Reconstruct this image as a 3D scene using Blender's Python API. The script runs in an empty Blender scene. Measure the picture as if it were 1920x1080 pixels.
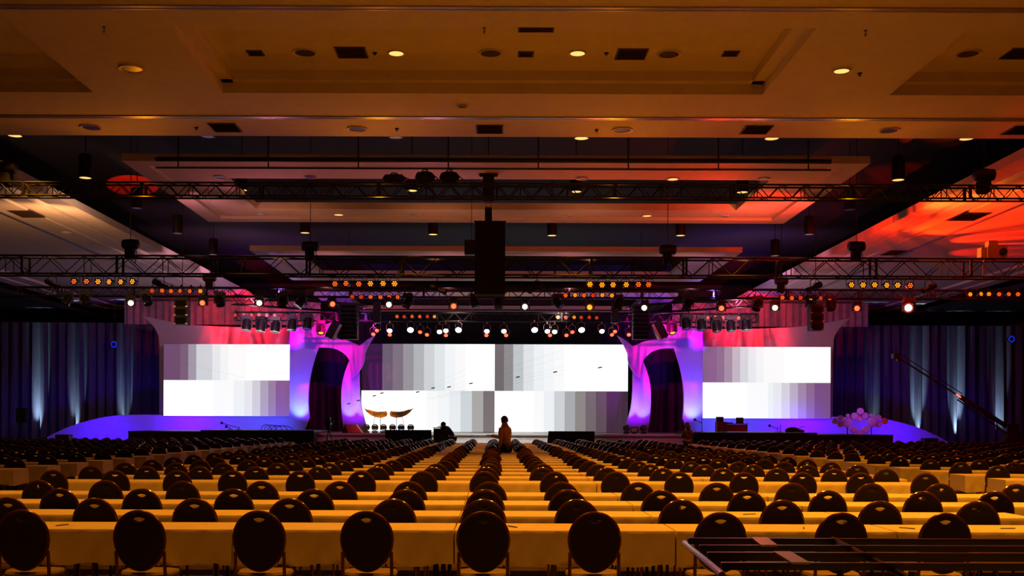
import bpy, math, random
from mathutils import Vector, Matrix, Euler
random.seed(7)
PI = math.pi
SC = bpy.context.scene
COL = SC.collection
F, VX, VY, CZ, ROLL = 2000.0, 930.0, 792.0, 1.61, 0.0036

# ------------------------------------------------------------------ camera
cd = bpy.data.cameras.new('camera')
cd.sensor_width = 36.0
cd.lens = F / 1920 * 36
cd.shift_x = 30 / 1920
cd.shift_y = 252 / 1920
cd.clip_end = 300
cam = bpy.data.objects.new('camera', cd)
COL.objects.link(cam)
cam.location = (0, 0, CZ)
cam.rotation_euler = (PI / 2, -ROLL, 0)
SC.camera = cam

# ------------------------------------------------------------------ world, exposure
w = bpy.data.worlds.new('world')
SC.world = w
w.use_nodes = True
w.node_tree.nodes['Background'].inputs[0].default_value = (1.0, 0.45, 0.12, 1)
w.node_tree.nodes['Background'].inputs[1].default_value = 0.006
vs = SC.view_settings
vs.view_transform = 'Standard'
vs.look = 'None'
vs.exposure = 0.0
vs.gamma = 1.0
vs.use_curve_mapping = False
SC.cycles.max_bounces = 6
SC.cycles.diffuse_bounces = 4
SC.cycles.glossy_bounces = 3
SC.cycles.sample_clamp_indirect = 4.0


def P(px, py, D):
    """the point at depth D (metres from the lens plane) seen at that place of the 1920x1080 frame"""
    u, v = px - VX, py - VY
    u, v = u + ROLL * v, v - ROLL * u
    return Vector((u / F * D, D, CZ - v / F * D))


def lamp_spot(loc, to, power, color, angle, blend=0.5, radius=0.12, gobo=None):
    l = bpy.data.lights.new('spot', 'SPOT')
    l.energy = power
    l.color = color
    l.spot_size = math.radians(angle)
    l.spot_blend = blend
    l.shadow_soft_size = radius
    o = bpy.data.objects.new('spot_light', l)
    COL.objects.link(o)
    o.location = loc
    d = (Vector(to) - Vector(loc)).normalized()
    o.rotation_euler = d.to_track_quat('-Z', 'Y').to_euler()
    if gobo:
        l.use_nodes = True
        nt = l.node_tree
        em = nt.nodes['Emission']
        tc = nt.nodes.new('ShaderNodeTexCoord')
        mp = nt.nodes.new('ShaderNodeMapping')
        mp.inputs['Scale'].default_value = gobo
        no = nt.nodes.new('ShaderNodeTexNoise')
        no.inputs['Scale'].default_value = 1.0
        no.inputs['Detail'].default_value = 2.0
        rp = nt.nodes.new('ShaderNodeValToRGB')
        rp.color_ramp.elements[0].position = 0.42
        rp.color_ramp.elements[0].color = (0.12, 0.12, 0.12, 1)
        rp.color_ramp.elements[1].position = 0.62
        nt.links.new(tc.outputs['Normal'], mp.inputs[0])
        nt.links.new(mp.outputs[0], no.inputs['Vector'])
        nt.links.new(no.outputs[0], rp.inputs[0])
        nt.links.new(rp.outputs[0], em.inputs['Strength'])
    return o


AMB = (1.0, 0.31, 0.012)
AMB2 = (1.0, 0.52, 0.16)
# house downlights of the near ceiling (the ones above the frame and the lit ones in it)
for x, y, p in [(-9, 2, 250), (-3, 2, 700), (3, 2, 1000), (9, 2, 1100), (-9, 9.8, 480), (-3, 9.8, 1350), (3.5, 9.8, 2300), (8.5, 9.5, 2500),
                (-7, 14, 300), (-1.5, 14, 1100), (3.5, 14, 1800), (8.5, 14, 1900), (-13, 12, 120), (14, 12, 1200),
                (-1.9, 20.8, 900), (1.55, 20.8, 1100), (6.7, 21.2, 1200), (-12, 26.6, 250)]:
    lamp_spot((x, y, 8.5), (x, y + 0.5, 0), p * 0.78, AMB, 96, 0.6, 0.15)
# pendant cans between the ceiling clouds
for x, y, p in [(2.1, 26.4, 900), (6.8, 26.4, 900), (11.7, 26.4, 800), (-11.8, 30.8, 160), (11.9, 30.8, 800),
                (-2.6, 33, 800), (2.4, 33, 1200), (7.6, 33, 1100), (-2.3, 40, 900), (2.1, 40, 1100), (6.9, 40, 900), (-7.9, 33, 400)]:
    lamp_spot((x, y, 8.4), (x, y - 0.4, 0), p * 0.6, AMB, 58 if y < 34 else 80, 0.6, 0.1)
# truss lamps washing the ceiling clouds, warm white / pink / violet on the left and centre, red on the right
WARM, PINK, VIO, RED, BLU = (1, 0.5, 0.3), (1, 0.35, 0.55), (0.35, 0.12, 1), (1, 0.015, 0.0), (0.05, 0.03, 1)
lamp_spot((-12, 34, 7.3), (-17, 36, 8.6), 260, WARM, 130, 1, 0.1)
lamp_spot((-14, 34, 7.3), (-18, 42, 8.6), 700, (1, 0.42, 0.15), 130, 1, 0.1)
lamp_spot((13, 34, 7.3), (18, 33, 8.6), 520, (1, 0.25, 0.03), 130, 1, 0.1)
for x in (-9, -3, 3, 9):  # added orange uplights tinting the near ceiling strip, no fixtures built here
    lamp_spot((x, 27.2, 7.1), (x * 1.05, 23.4, 8.6), 95, (1, 0.26, 0.0), 140, 1, 0.1)
lamp_spot((-12, 44, 7.4), (-16, 50, 8.6), 620, (1, 0.42, 0.55), 130, 1, 0.1)
lamp_spot((-11, 49, 7.2), (-15.5, 57, 8.6), 1500, (1, 0.35, 0.6), 120, 1, 0.1)
lamp_spot((12, 44, 7.4), (16, 50, 8.6), 300, (1, 0.25, 0.4), 130, 1, 0.1)
lamp_spot((11, 49, 7.2), (15.5, 57, 8.6), 1300, (1, 0.35, 0.6), 120, 1, 0.1)
for tx, ty, pw, an, gs in [(15.5, 31, 5200, 44, 9), (19.5, 33, 9000, 50, 7), (22, 39, 5200, 40, 11), (17, 36, 2600, 30, 16), (24, 44.5, 1800, 34, 6)]:
    lamp_spot((14.3, 42.9, 5.9), (tx, ty, 8.7), pw * 1.7, RED, an, 0.25, 0.05, (gs, 0.7, 0.7))
lamp_spot((9.5, 33.2, 7.0), (8.2, 34.5, 8.7), 650, RED, 120, 0.8, 0.06)
lamp_spot((7.0, 33.2, 7.0), (4.2, 30.5, 8.7), 420, RED, 110, 0.8, 0.06)
lamp_spot((4.0, 27.2, 7.2), (10.5, 24, 8.6), 420, RED, 46, 1, 0.06, (7, 1, 1))
for x in (-7, -2, 3, 8):
    lamp_spot((x, 33.2, 6.9), (x * 0.95, 30.0, 8.7), 130, (1, 0.12, 0.04) if x > 0 else (1, 0.2, 0.3), 130, 1, 0.1)
    lamp_spot((x, 34, 6.9), (x * 0.95, 36.5, 8.7), 90, (1, 0.3, 0.12), 130, 1, 0.1)
    lamp_spot((x, 43.6, 7.2), (x, 47, 8.6), 70, (1, 0.3, 0.35), 140, 1, 0.1)
    lamp_spot((x, 53, 7.2), (x * 1.05, 62, 8.6), 260, (1, 0.6, 0.5) if abs(x) < 5 else VIO, 120, 1, 0.1)
lamp_spot((-9.5, 33, 6.9), (-9.5, 35, 8.6), 130, (1, 0.3, 0.35), 110, 1, 0.1)
lamp_spot((9.5, 33, 6.9), (9.3, 35, 8.6), 220, (1, 0.15, 0.1), 110, 1, 0.1)
lamp_spot((9, 44, 6.9), (9, 49, 8.6), 160, (0.4, 0.2, 1), 110, 1, 0.1)
lamp_spot((-9, 44, 6.9), (-9, 49, 8.6), 160, (0.5, 0.2, 1), 110, 1, 0.1)
lamp_spot((-11, 50, 6.2), (-12, 56, 10.8), 260, BLU, 90, 1, 0.1)
lamp_spot((11, 50, 6.2), (12, 53, 10.8), 600, BLU, 90, 1, 0.1)
lamp_spot((-12.0, 35.5, 7.1), (-14.1, 41.3, 10.8), 26000, RED, 15, 0.05, 0.03)
# stage washes: pink and red from the rig above, blue and white from the stage floor
for tx, ty in ((15.2, 40), (15.8, 32.5), (14.6, 45)):
    lamp_spot((12.2, 36.2, 6.6), (tx, ty, 8.7), 1500, RED, 84, 0.5, 0.05, (10, 0.7, 0.7))
lamp_spot((17, 50, 3.2), (18.2, 53, 2.0), 260, (0.5, 0.12, 1), 40, 1, 0.05)  # added violet spot to tint the disc sculpture, no fixture here
for s in (-1, 1):
    lamp_spot((s * 13, 56, 7.6), (s * 14, 62.2, 7.6), 2600, (1, 0.01, 0.03), 110, 1, 0.05, (8, 1, 1))
    lamp_spot((s * 14.2, 56.2, 7.3), (s * 14.0, 58.2, 6.3), 900, (1, 0.02, 0.04), 120, 0.8, 0.03, (9, 0.6, 0.6))
    lamp_spot((s * 8.0, 52, 7.2), (s * 9.3, 57.5, 5.3), 5200, (1, 0.0, 0.30), 46, 0.7, 0.04, (30, 1, 1))
    lamp_spot((s * 6.4, 52, 7.2), (s * 7.2, 57.3, 4.6), 2200, (1, 0.0, 0.55), 40, 0.8, 0.04, (30, 1, 1))
    lamp_spot((s * 12, 55.2, 6.9), (s * 10.6, 58, 5.8), 2600, (0.25, 0.0, 1), 30, 0.8, 0.05)
    lamp_spot((s * 10.4, 56.3, 1.35), (s * 10.6, 57.6, 3.3), 520, (0.10, 0.30, 1), 60, 0.9, 0.05)
    lamp_spot((s * 9.9, 55.6, 1.2), (s * 10.3, 57.6, 4.3), 1900, (0.16, 0.01, 1), 90, 1, 0.05)
    lamp_spot((s * 7.9, 56.6, 1.3), (s * 7.9, 57.7, 2.6), 150, (0.3, 0.6, 1), 46, 0.8, 0.04)
    lamp_spot((s * 7.2, 56.6, 1.3), (s * 7.1, 57.7, 2.6), 130, (0.3, 0.6, 1), 46, 0.8, 0.04)
    lamp_spot((s * 7.4, 55.6, 1.3), (s * 7.6, 57.7, 3.4), 900, (0.3, 0.0, 1), 90, 1, 0.05)
    lamp_spot((s * 12.2, 54.6, 1.4), (s * 12.6, 57.9, 1.5), 800, (0.05, 0.07, 1), 100, 1, 0.1)
    lamp_spot((s * 16.5, 55.6, 1.7), (s * 16.5, 57.9, 1.2), 1300, (0.07, 0.0, 1), 130, 1, 0.1)
    lamp_spot((s * 21, 55.3, 1.0), (s * 21.3, 57.9, 0.8), 700, (0.05, 0.0, 1), 130, 1, 0.1)
    lamp_spot((s * 16, 50.5, 7.0), (s * 16, 58, 4.5), 70, (1, 0.4, 0.6), 70, 1, 0.1)
    lamp_spot((s * 8.9, 59.0, 1.2), (s * (9.4), 60.6, 2.2), 25, (0.02, 0.05, 1), 60, 1, 0.04)
    for x, p in ((20, 1400), (27, 1400)):
        lamp_spot((s * x, 56, 6.4), (s * x, 62, 2.2), p * 0.2, (0.02, 0.006, 1), 46, 1, 0.1)
lamp_spot((-5, 50, 7.0), (-6.4, 54.5, 1.6), 2200, (1, 0.55, 0.2), 26, 1, 0.05)  # added warm spot to brighten the wing signs
lamp_spot((0, 47, 7.4), (0, 52.6, 0.8), 2800, (1, 0.88, 0.8), 66, 1, 0.1)  # added white wash on the steps, stands in for stronger screen light
lamp_spot((-7, 52.6, 7.0), (-7.4, 53.4, 1), 420, (1, 0.05, 0.3), 50, 1, 0.1)
lamp_spot((8, 52.6, 7.0), (7.8, 53.4, 1), 420, (1, 0.1, 0.4), 50, 1, 0.1)
# white uplights standing behind the last rows at the foot of the drapes
for px, pw in ((48, 1), (120, 0.5), (212, 0.45), (1655, 0.15), (1741, 0.75), (1815, 0.9), (1897, 0.5)):
    b = P(px, 822, 60.6)
    lamp_spot((b.x, 61.9, 0.1), (b.x + 0.05, 62.35, 3.0), 7000 * pw, (0.62, 0.85, 1), 20, 1.0, 0.03)

# ------------------------------------------------------------------ materials
MATS = {}


def mat(name, col, rough=0.6, metal=0.0, emit=None, estr=1.0, noise=0.0, nscale=20.0, bump=0.0, coat=0.0, attr=None, stretch=None):
    if name in MATS:
        return MATS[name]
    m = bpy.data.materials.new(name)
    m.use_nodes = True
    nt = m.node_tree
    b = nt.nodes['Principled BSDF']
    b.inputs['Base Color'].default_value = (*col, 1)
    b.inputs['Roughness'].default_value = rough
    b.inputs['Metallic'].default_value = metal
    if coat:
        b.inputs['Coat Weight'].default_value = coat
        b.inputs['Coat Roughness'].default_value = 0.15
    if emit:
        b.inputs['Emission Color'].default_value = (*emit, 1)
        b.inputs['Emission Strength'].default_value = estr
    if noise or bump:
        tc = nt.nodes.new('ShaderNodeTexCoord')
        mp = nt.nodes.new('ShaderNodeMapping')
        if stretch:
            mp.inputs['Scale'].default_value = stretch
        n = nt.nodes.new('ShaderNodeTexNoise')
        n.inputs['Scale'].default_value = nscale
        n.inputs['Detail'].default_value = 3
        nt.links.new(tc.outputs['Object'], mp.inputs[0])
        nt.links.new(mp.outputs[0], n.inputs['Vector'])
        if noise:
            r = nt.nodes.new('ShaderNodeValToRGB')
            r.color_ramp.elements[0].position = 0.3
            r.color_ramp.elements[1].position = 0.7
            r.color_ramp.elements[0].color = (*[c * (1 - noise) for c in col], 1)
            r.color_ramp.elements[1].color = (*[min(1, c * (1 + noise)) for c in col], 1)
            nt.links.new(n.outputs[0], r.inputs[0])
            nt.links.new(r.outputs[0], b.inputs['Base Color'])
        if bump:
            bp = nt.nodes.new('ShaderNodeBump')
            bp.inputs['Strength'].default_value = bump
            bp.inputs['Distance'].default_value = 0.01
            nt.links.new(n.outputs[0], bp.inputs['Height'])
            nt.links.new(bp.outputs[0], b.inputs['Normal'])
    if attr:
        a = nt.nodes.new('ShaderNodeAttribute')
        a.attribute_name = attr
        nt.links.new(a.outputs['Color'], b.inputs['Emission Color'])
        b.inputs['Emission Strength'].default_value = estr
    MATS[name] = m
    return m


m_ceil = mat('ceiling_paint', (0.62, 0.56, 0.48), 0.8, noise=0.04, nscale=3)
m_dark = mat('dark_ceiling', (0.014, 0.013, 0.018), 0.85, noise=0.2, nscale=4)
m_carpet = mat('carpet', (0.07, 0.04, 0.03), 0.95, noise=0.5, nscale=2.5, bump=0.3)
m_wall = mat('dark_wall', (0.05, 0.04, 0.04), 0.85, noise=0.1, nscale=3)
m_cloth = mat('table_linen', (0.74, 0.66, 0.50), 0.85, noise=0.05, nscale=6, bump=0.25)
m_wood = mat('maroon_lacquer', (0.085, 0.020, 0.007), 0.25, coat=1.0, noise=0.25, nscale=30, stretch=(1, 1, 0.1))
m_fab = mat('brown_upholstery', (0.014, 0.006, 0.003), 0.85, noise=0.3, nscale=160)
m_seat = mat('tan_seat_fabric', (0.30, 0.22, 0.13), 0.85, noise=0.15, nscale=120)
m_black = mat('black_powder_coat', (0.012, 0.012, 0.013), 0.5, noise=0.2, nscale=12)
m_truss = mat('black_truss_metal', (0.008, 0.008, 0.008), 0.55, 0.0, noise=0.2, nscale=9)
m_matt = mat('matt_black_cloth', (0.008, 0.008, 0.009), 0.9, noise=0.2, nscale=30)
m_chrome = mat('chrome', (0.6, 0.6, 0.6), 0.15, 1.0)
m_alu = mat('brushed_aluminium', (0.4, 0.4, 0.42), 0.35, 0.9, noise=0.1, nscale=30)
m_velvet = mat('dark_blue_velvet', (0.05, 0.055, 0.085), 0.8, noise=0.25, nscale=3, stretch=(3, 3, 0.3))
m_blackd = mat('black_drape_fabric', (0.006, 0.005, 0.009), 0.9, noise=0.2, nscale=3, stretch=(3, 3, 0.3))
m_scenic = mat('white_stretch_fabric', (0.40, 0.38, 0.45), 0.7, noise=0.04, nscale=8)
m_stage = mat('stage_deck', (0.30, 0.29, 0.28), 0.3, noise=0.1, nscale=4)
m_step = mat('stage_step', (0.7, 0.7, 0.68), 0.45, noise=0.1, nscale=6)
m_edge = mat('step_edge', (0.75, 0.75, 0.72), 0.4)
m_fix = mat('lamp_white_trim', (0.6, 0.55, 0.5), 0.5)
m_lit = mat('lit_downlight', (0.8, 0.6, 0.3), 0.5, emit=(1.0, 0.62, 0.16), estr=1.25)
m_off = mat('unlit_downlight', (0.035, 0.02, 0.012), 0.3, noise=0.3, nscale=30)
m_vent = mat('vent_grille', (0.05, 0.025, 0.015), 0.7, noise=0.4, nscale=40, stretch=(1, 12, 1))
m_red = mat('red_lens', (0.4, 0.02, 0.01), 0.4, emit=(1.0, 0.06, 0.008), estr=1.1)
m_amb = mat('amber_led', (0.8, 0.3, 0.05), 0.4, emit=(1.0, 0.28, 0.012), estr=2.0)
m_or2 = mat('red_orange_led', (0.8, 0.2, 0.05), 0.4, emit=(1.0, 0.12, 0.01), estr=1.6)
m_dim = mat('dim_red_lens', (0.3, 0.03, 0.02), 0.4, emit=(0.8, 0.05, 0.015), estr=0.6)
m_wht = mat('white_beam_lens', (0.9, 0.9, 0.9), 0.3, emit=(0.93, 1.0, 0.96), estr=9)
m_rbl = mat('red_beam_lens', (0.9, 0.3, 0.1), 0.3, emit=(1.0, 0.05, 0.02), estr=6)
m_obl = mat('orange_beam_lens', (0.9, 0.4, 0.1), 0.3, emit=(1.0, 0.12, 0.01), estr=5)
m_glass = mat('dark_lens_glass', (0.02, 0.02, 0.03), 0.08, coat=1.0)
m_screen = mat('led_screen', (0.02, 0.02, 0.02), 0.5, attr='Col', estr=1.0)
m_skin = mat('skin', (0.42, 0.22, 0.14), 0.6, noise=0.08, nscale=20)
m_must = mat('mustard_knit', (0.6, 0.36, 0.09), 0.85, noise=0.2, nscale=60, bump=0.3)
m_trou = mat('dark_trousers', (0.02, 0.018, 0.02), 0.85, noise=0.2, nscale=30)
m_hoodie = mat('black_hoodie', (0.018, 0.016, 0.02), 0.85, noise=0.2, nscale=30)
m_hair = mat('dark_hair', (0.012, 0.009, 0.008), 0.5, noise=0.3, nscale=60)
m_coat = mat('plum_coat', (0.10, 0.035, 0.035), 0.8, noise=0.2, nscale=30)
m_gold = mat('golden_wood', (0.62, 0.30, 0.06), 0.35, noise=0.3, nscale=12)
m_brown = mat('dark_brown_ink', (0.10, 0.035, 0.01), 0.6)
m_paper = mat('paper', (0.8, 0.75, 0.65), 0.8)
m_redcase = mat('red_speaker_grille', (0.5, 0.03, 0.08), 0.6, noise=0.2, nscale=40)
m_disc = mat('pink_disc', (0.60, 0.30, 0.62), 0.6, noise=0.1, nscale=6)
m_disc2 = mat('coral_disc', (0.75, 0.16, 0.12), 0.6, noise=0.1, nscale=6)
m_rail = mat('black_lacquer_rail', (0.003, 0.0025, 0.003), 0.30, coat=0.0)
m_strap = mat('grey_violet_strap', (0.30, 0.25, 0.38), 0.3, 0.7, noise=0.1, nscale=20)
m_orgcase = mat('orange_motor_case', (0.55, 0.24, 0.08), 0.6, noise=0.1, nscale=12)


# ------------------------------------------------------------------ mesh helpers
class MB:
    def __init__(s):
        s.v, s.f, s.mi = [], [], []
        s.cur = 0

    def add(s, vs_, fs_):
        o = len(s.v)
        s.v += [tuple(p) for p in vs_]
        s.f += [tuple(i + o for i in f) for f in fs_]
        s.mi += [s.cur] * len(fs_)
        return s

    def box(s, c, d, M=None):
        x, y, z = d[0] / 2, d[1] / 2, d[2] / 2
        vs_ = [Vector((a * x, b * y, e * z)) for e in (-1, 1) for b in (-1, 1) for a in (-1, 1)]
        if M is not None:
            vs_ = [M @ p for p in vs_]
        vs_ = [p + Vector(c) for p in vs_]
        return s.add(vs_, [(0, 2, 3, 1), (4, 5, 7, 6), (0, 1, 5, 4), (2, 6, 7, 3), (0, 4, 6, 2), (1, 3, 7, 5)])

    def b2(s, x0, x1, y0, y1, z0, z1):
        return s.box(((x0 + x1) / 2, (y0 + y1) / 2, (z0 + z1) / 2), (abs(x1 - x0), abs(y1 - y0), abs(z1 - z0)))

    def cbox(s, c, d, ch=0.01, M=None):
        """box with chamfered vertical section edges (in x-z), for cases and cabinets"""
        x, y, z = d[0] / 2, d[1] / 2, d[2] / 2
        pr = [(-x + ch, -z), (x - ch, -z), (x, -z + ch), (x, z - ch), (x - ch, z), (-x + ch, z), (-x, z - ch), (-x, -z + ch)]
        vs_ = [Vector((a, -y, b)) for a, b in pr] + [Vector((a, y, b)) for a, b in pr]
        if M is not None:
            vs_ = [M @ p for p in vs_]
        vs_ = [p + Vector(c) for p in vs_]
        n = 8
        return s.add(vs_, [tuple(range(n)), tuple(range(2 * n - 1, n - 1, -1))] + [(i, i + n, (i + 1) % n + n, (i + 1) % n) for i in range(n)])

    def tube(s, pts, r, n=8, caps=True, closed=False):
        pts = [Vector(p) for p in pts]
        k = len(pts)
        rs = r if isinstance(r, (list, tuple)) else [r] * k
        vs_ = []
        up = None
        for i, p in enumerate(pts):
            if closed:
                t = pts[(i + 1) % k] - pts[i - 1]
            else:
                t = pts[min(i + 1, k - 1)] - pts[max(i - 1, 0)]
            t = t.normalized() if t.length > 1e-9 else Vector((0, 0, 1))
            if up is None:
                up = Vector((0, 0, 1)) if abs(t.z) < 0.9 else Vector((0, 1, 0))
            a = t.cross(up)
            if a.length < 1e-6:
                up = Vector((1, 0, 0))
                a = t.cross(up)
            a.normalize()
            b = a.cross(t).normalized()
            up = b
            for j in range(n):
                q = 2 * PI * j / n
                vs_.append(p + (a * math.cos(q) + b * math.sin(q)) * rs[i])
        fs_ = []
        for i in range(k if closed else k - 1):
            i2 = (i + 1) % k
            for j in range(n):
                fs_.append((i * n + j, i * n + (j + 1) % n, i2 * n + (j + 1) % n, i2 * n + j))
        if caps and not closed:
            fs_.append(tuple(range(n - 1, -1, -1)))
            fs_.append(tuple((k - 1) * n + j for j in range(n)))
        return s.add(vs_, fs_)

    def lathe(s, prof, n=16, c=(0, 0, 0), M=None, sx=1, sy=1, caps=(1, 1)):
        """profile [(r, z)] around z"""
        vs_ = []
        for r, z in prof:
            for j in range(n):
                q = 2 * PI * j / n
                p = Vector((r * math.cos(q) * sx, r * math.sin(q) * sy, z))
                if M is not None:
                    p = M @ p
                vs_.append(p + Vector(c))
        fs_ = []
        for i in range(len(prof) - 1):
            for j in range(n):
                fs_.append((i * n + j, i * n + (j + 1) % n, (i + 1) * n + (j + 1) % n, (i + 1) * n + j))
        if caps[0]:
            fs_.append(tuple(range(n - 1, -1, -1)))
        if caps[1]:
            fs_.append(tuple((len(prof) - 1) * n + j for j in range(n)))
        return s.add(vs_, fs_)

    def ball(s, c, r, n=12, m=8, sc=(1, 1, 1)):
        pr = [(math.sin(PI * (i + 0.001) / m) if 0 < i < m else 0.001, -math.cos(PI * i / m)) for i in range(m + 1)]
        vs_, o = [], Vector(c)
        for a, z in pr:
            for j in range(n):
                q = 2 * PI * j / n
                vs_.append(o + Vector((a * math.cos(q) * sc[0], a * math.sin(q) * sc[1], z * sc[2])) * r)
        fs_ = []
        for i in range(m):
            for j in range(n):
                fs_.append((i * n + j, i * n + (j + 1) % n, (i + 1) * n + (j + 1) % n, (i + 1) * n + j))
        return s.add(vs_, fs_)

    def prism(s, poly, y0, y1):
        """outline [(x, z)] extruded from y0 to y1"""
        n = len(poly)
        vs_ = [(x, y0, z) for x, z in poly] + [(x, y1, z) for x, z in poly]
        return s.add(vs_, [tuple(range(n)), tuple(range(2 * n - 1, n - 1, -1))] + [(i, i + n, (i + 1) % n + n, (i + 1) % n) for i in range(n)])

    def mesh(s, name, mats, smooth=False):
        me = bpy.data.meshes.new(name)
        me.from_pydata(s.v, [], s.f)
        for m in (mats if isinstance(mats, (list, tuple)) else [mats]):
            me.materials.append(m)
        if any(s.mi):
            me.polygons.foreach_set('material_index', s.mi)
        if smooth:
            me.shade_smooth()
            try:
                me.set_sharp_from_angle(angle=math.radians(40))
            except Exception:
                pass
        me.update()
        return me

    def build(s, name, mats, parent=None, loc=None, rot=None, smooth=False):
        return link(name, s.mesh(name, mats, smooth), parent, loc, rot)


def link(name, data, parent=None, loc=None, rot=None):
    o = bpy.data.objects.new(name, data)
    COL.objects.link(o)
    if parent is not None:
        o.parent = parent
    if loc is not None:
        o.location = loc
    if rot is not None:
        o.rotation_euler = rot
    return o


def tag(o, label, cat, group=None, kind=None):
    o['label'] = label
    o['category'] = cat
    if group:
        o['group'] = group
    if kind:
        o['kind'] = kind
    return o


def thing(name, label, cat, loc=(0, 0, 0), rot=(0, 0, 0), group=None):
    return tag(link(name, None, None, loc, rot), label, cat, group)


def struct(o):
    o['kind'] = 'structure'
    return o


def plate_mesh(name, outlines, thick, material, bevel=0.0, res=1):
    """flat panel with holes: outlines [(x, z)...] in x-z, given thickness in y"""
    cu = bpy.data.curves.new(name, 'CURVE')
    cu.dimensions = '2D'
    cu.fill_mode = 'BOTH'
    cu.extrude = max(0.0005, thick / 2 - bevel)
    cu.bevel_depth = bevel
    cu.bevel_resolution = res
    for ol in outlines:
        sp = cu.splines.new('POLY')
        sp.points.add(len(ol) - 1)
        for i, (x, z) in enumerate(ol):
            sp.points[i].co = (x, z, 0, 1)
        sp.use_cyclic_u = True
    o = bpy.data.objects.new('t', cu)
    COL.objects.link(o)
    dg = bpy.context.evaluated_depsgraph_get()
    me = bpy.data.meshes.new_from_object(o.evaluated_get(dg))
    bpy.data.objects.remove(o)
    me.transform(Matrix.Rotation(PI / 2, 4, 'X'))
    me.materials.clear()
    me.materials.append(material)
    me.name = name
    return me


def dup(root, loc, rot, label=None, group=None):
    r = root.copy()
    COL.objects.link(r)
    r.location = loc
    r.rotation_euler = rot
    if label:
        r['label'] = label
    if group:
        r['group'] = group
    for ch in list(root.children):
        c = ch.copy()
        COL.objects.link(c)
        c.parent = r
        for g in list(ch.children):
            d = g.copy()
            COL.objects.link(d)
            d.parent = c
    return r


ORD = ('zeroth first second third fourth fifth sixth seventh eighth ninth tenth eleventh twelfth thirteenth fourteenth fifteenth '
       'sixteenth seventeenth eighteenth nineteenth twentieth twenty-first twenty-second twenty-third twenty-fourth twenty-fifth '
       'twenty-sixth twenty-seventh twenty-eighth twenty-ninth thirtieth').split()

# ------------------------------------------------------------------ room shell
struct(MB().b2(-34, 34, -10, 72, -0.2, 0).build('floor', m_carpet))
struct(MB().b2(-34, 34, 71, 71.3, 0, 12).build('wall_back', m_wall))
struct(MB().b2(-34.3, -34, -10, 71.3, 0, 12).build('wall_left', m_wall))
struct(MB().b2(34, 34.3, -10, 71.3, 0, 12).build('wall_right', m_wall))
struct(MB().b2(-34, 34, -10.3, -10, 0, 12).build('wall_rear', m_wall))
Z0 = 8.61
# upper dark ceiling
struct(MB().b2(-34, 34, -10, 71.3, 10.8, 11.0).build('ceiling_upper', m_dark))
# near ceiling with a row of three coffers
c = MB()
CY0, CY1 = 18.9, 22.72
c.b2(-34, 34, -10, CY0, Z0, 9.6)
c.b2(-34, 34, CY1, 26.15, Z0, 9.6)
for x0, x1 in ((-8.6, -5.85), (5.65, 8.35), (-34, -20.2), (20, 34)):
    c.b2(x0, x1, CY0, CY1, Z0, 9.6)
for x0, x1 in ((-20.2, -8.6), (-5.85, 5.65), (8.35, 20)):
    c.b2(x0, x0 + 0.25, CY0, CY1, Z0 + 0.22, 9.6)
    c.b2(x1 - 0.25, x1, CY0, CY1, Z0 + 0.22, 9.6)
    c.b2(x0, x1, CY1 - 0.22, CY1, Z0 + 0.22, 9.6)
    c.b2(x0, x1, CY0, CY0 + 0.22, Z0 + 0.22, 9.6)
    c.b2(x0, x1, CY0, CY1, Z0 + 0.42, 9.6)
struct(c.build('ceiling', m_ceil))


def ring(mb, x0, x1, y0, y1, wd, z0, z1):
    mb.b2(x0, x1, y0, y0 + wd, z0, z1)
    mb.b2(x0, x1, y1 - wd, y1, z0, z1)
    mb.b2(x0, x0 + wd, y0 + wd, y1 - wd, z0, z1)
    mb.b2(x1 - wd, x1, y0 + wd, y1 - wd, z0, z1)


def cloud(name, x0, x1, y0, y1, inner):
    mb = MB()
    ring(mb, x0, x1, y0, y1, 0.55, Z0, Z0 + 0.2)
    ring(mb, x0 + 0.5, x1 - 0.5, y0 + 0.5, y1 - 0.5, 0.45, Z0 + 0.11, Z0 + 0.22)
    ring(mb, x0 + 0.9, x1 - 0.9, y0 + 0.9, y1 - 0.9, inner, Z0 + 0.03, Z0 + 0.25)
    return struct(mb.build(name, m_ceil))


cloud('ceiling_panel_front', -10.1, 10.05, 28.7, 37.4, 1.25)
cloud('ceiling_panel_middle', -10.1, 10.05, 43.6, 52.8, 0.85)
cloud('ceiling_panel_back', -10.1, 10.05, 59.0, 68.0, 0.85)
for s, nm in ((-1, 'left'), (1, 'right')):
    mb = MB()
    xa, xb = sorted((s * 13.8, s * 25.0))
    ring(mb, xa, xb, 27.0, 67, 0.7, Z0, Z0 + 0.25)
    ring(mb, xa + 0.6, xb - 0.6, 27.6, 66.4, 0.5, Z0 + 0.15, Z0 + 0.27)
    ring(mb, xa + 1.05, xb - 1.05, 28.05, 65.95, 0.6, Z0 + 0.02, Z0 + 0.3)
    ring(mb, xa + 1.6, xb - 1.6, 28.6, 65.4, 0.5, Z0 + 0.14, Z0 + 0.32)
    mb.b2(xa + 2.0, xb - 2.0, 29, 65, Z0 + 0.08, Z0 + 0.35)
    struct(mb.build('ceiling_panel_' + nm, m_ceil))
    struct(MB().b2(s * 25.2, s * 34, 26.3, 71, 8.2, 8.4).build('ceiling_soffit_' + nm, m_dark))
    struct(MB().b2(s * 16.75, s * 16.87, 29, 65, Z0 + 0.03, Z0 + 0.09).build('trim_%d' % (3 if s < 0 else 4), m_alu))
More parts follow.
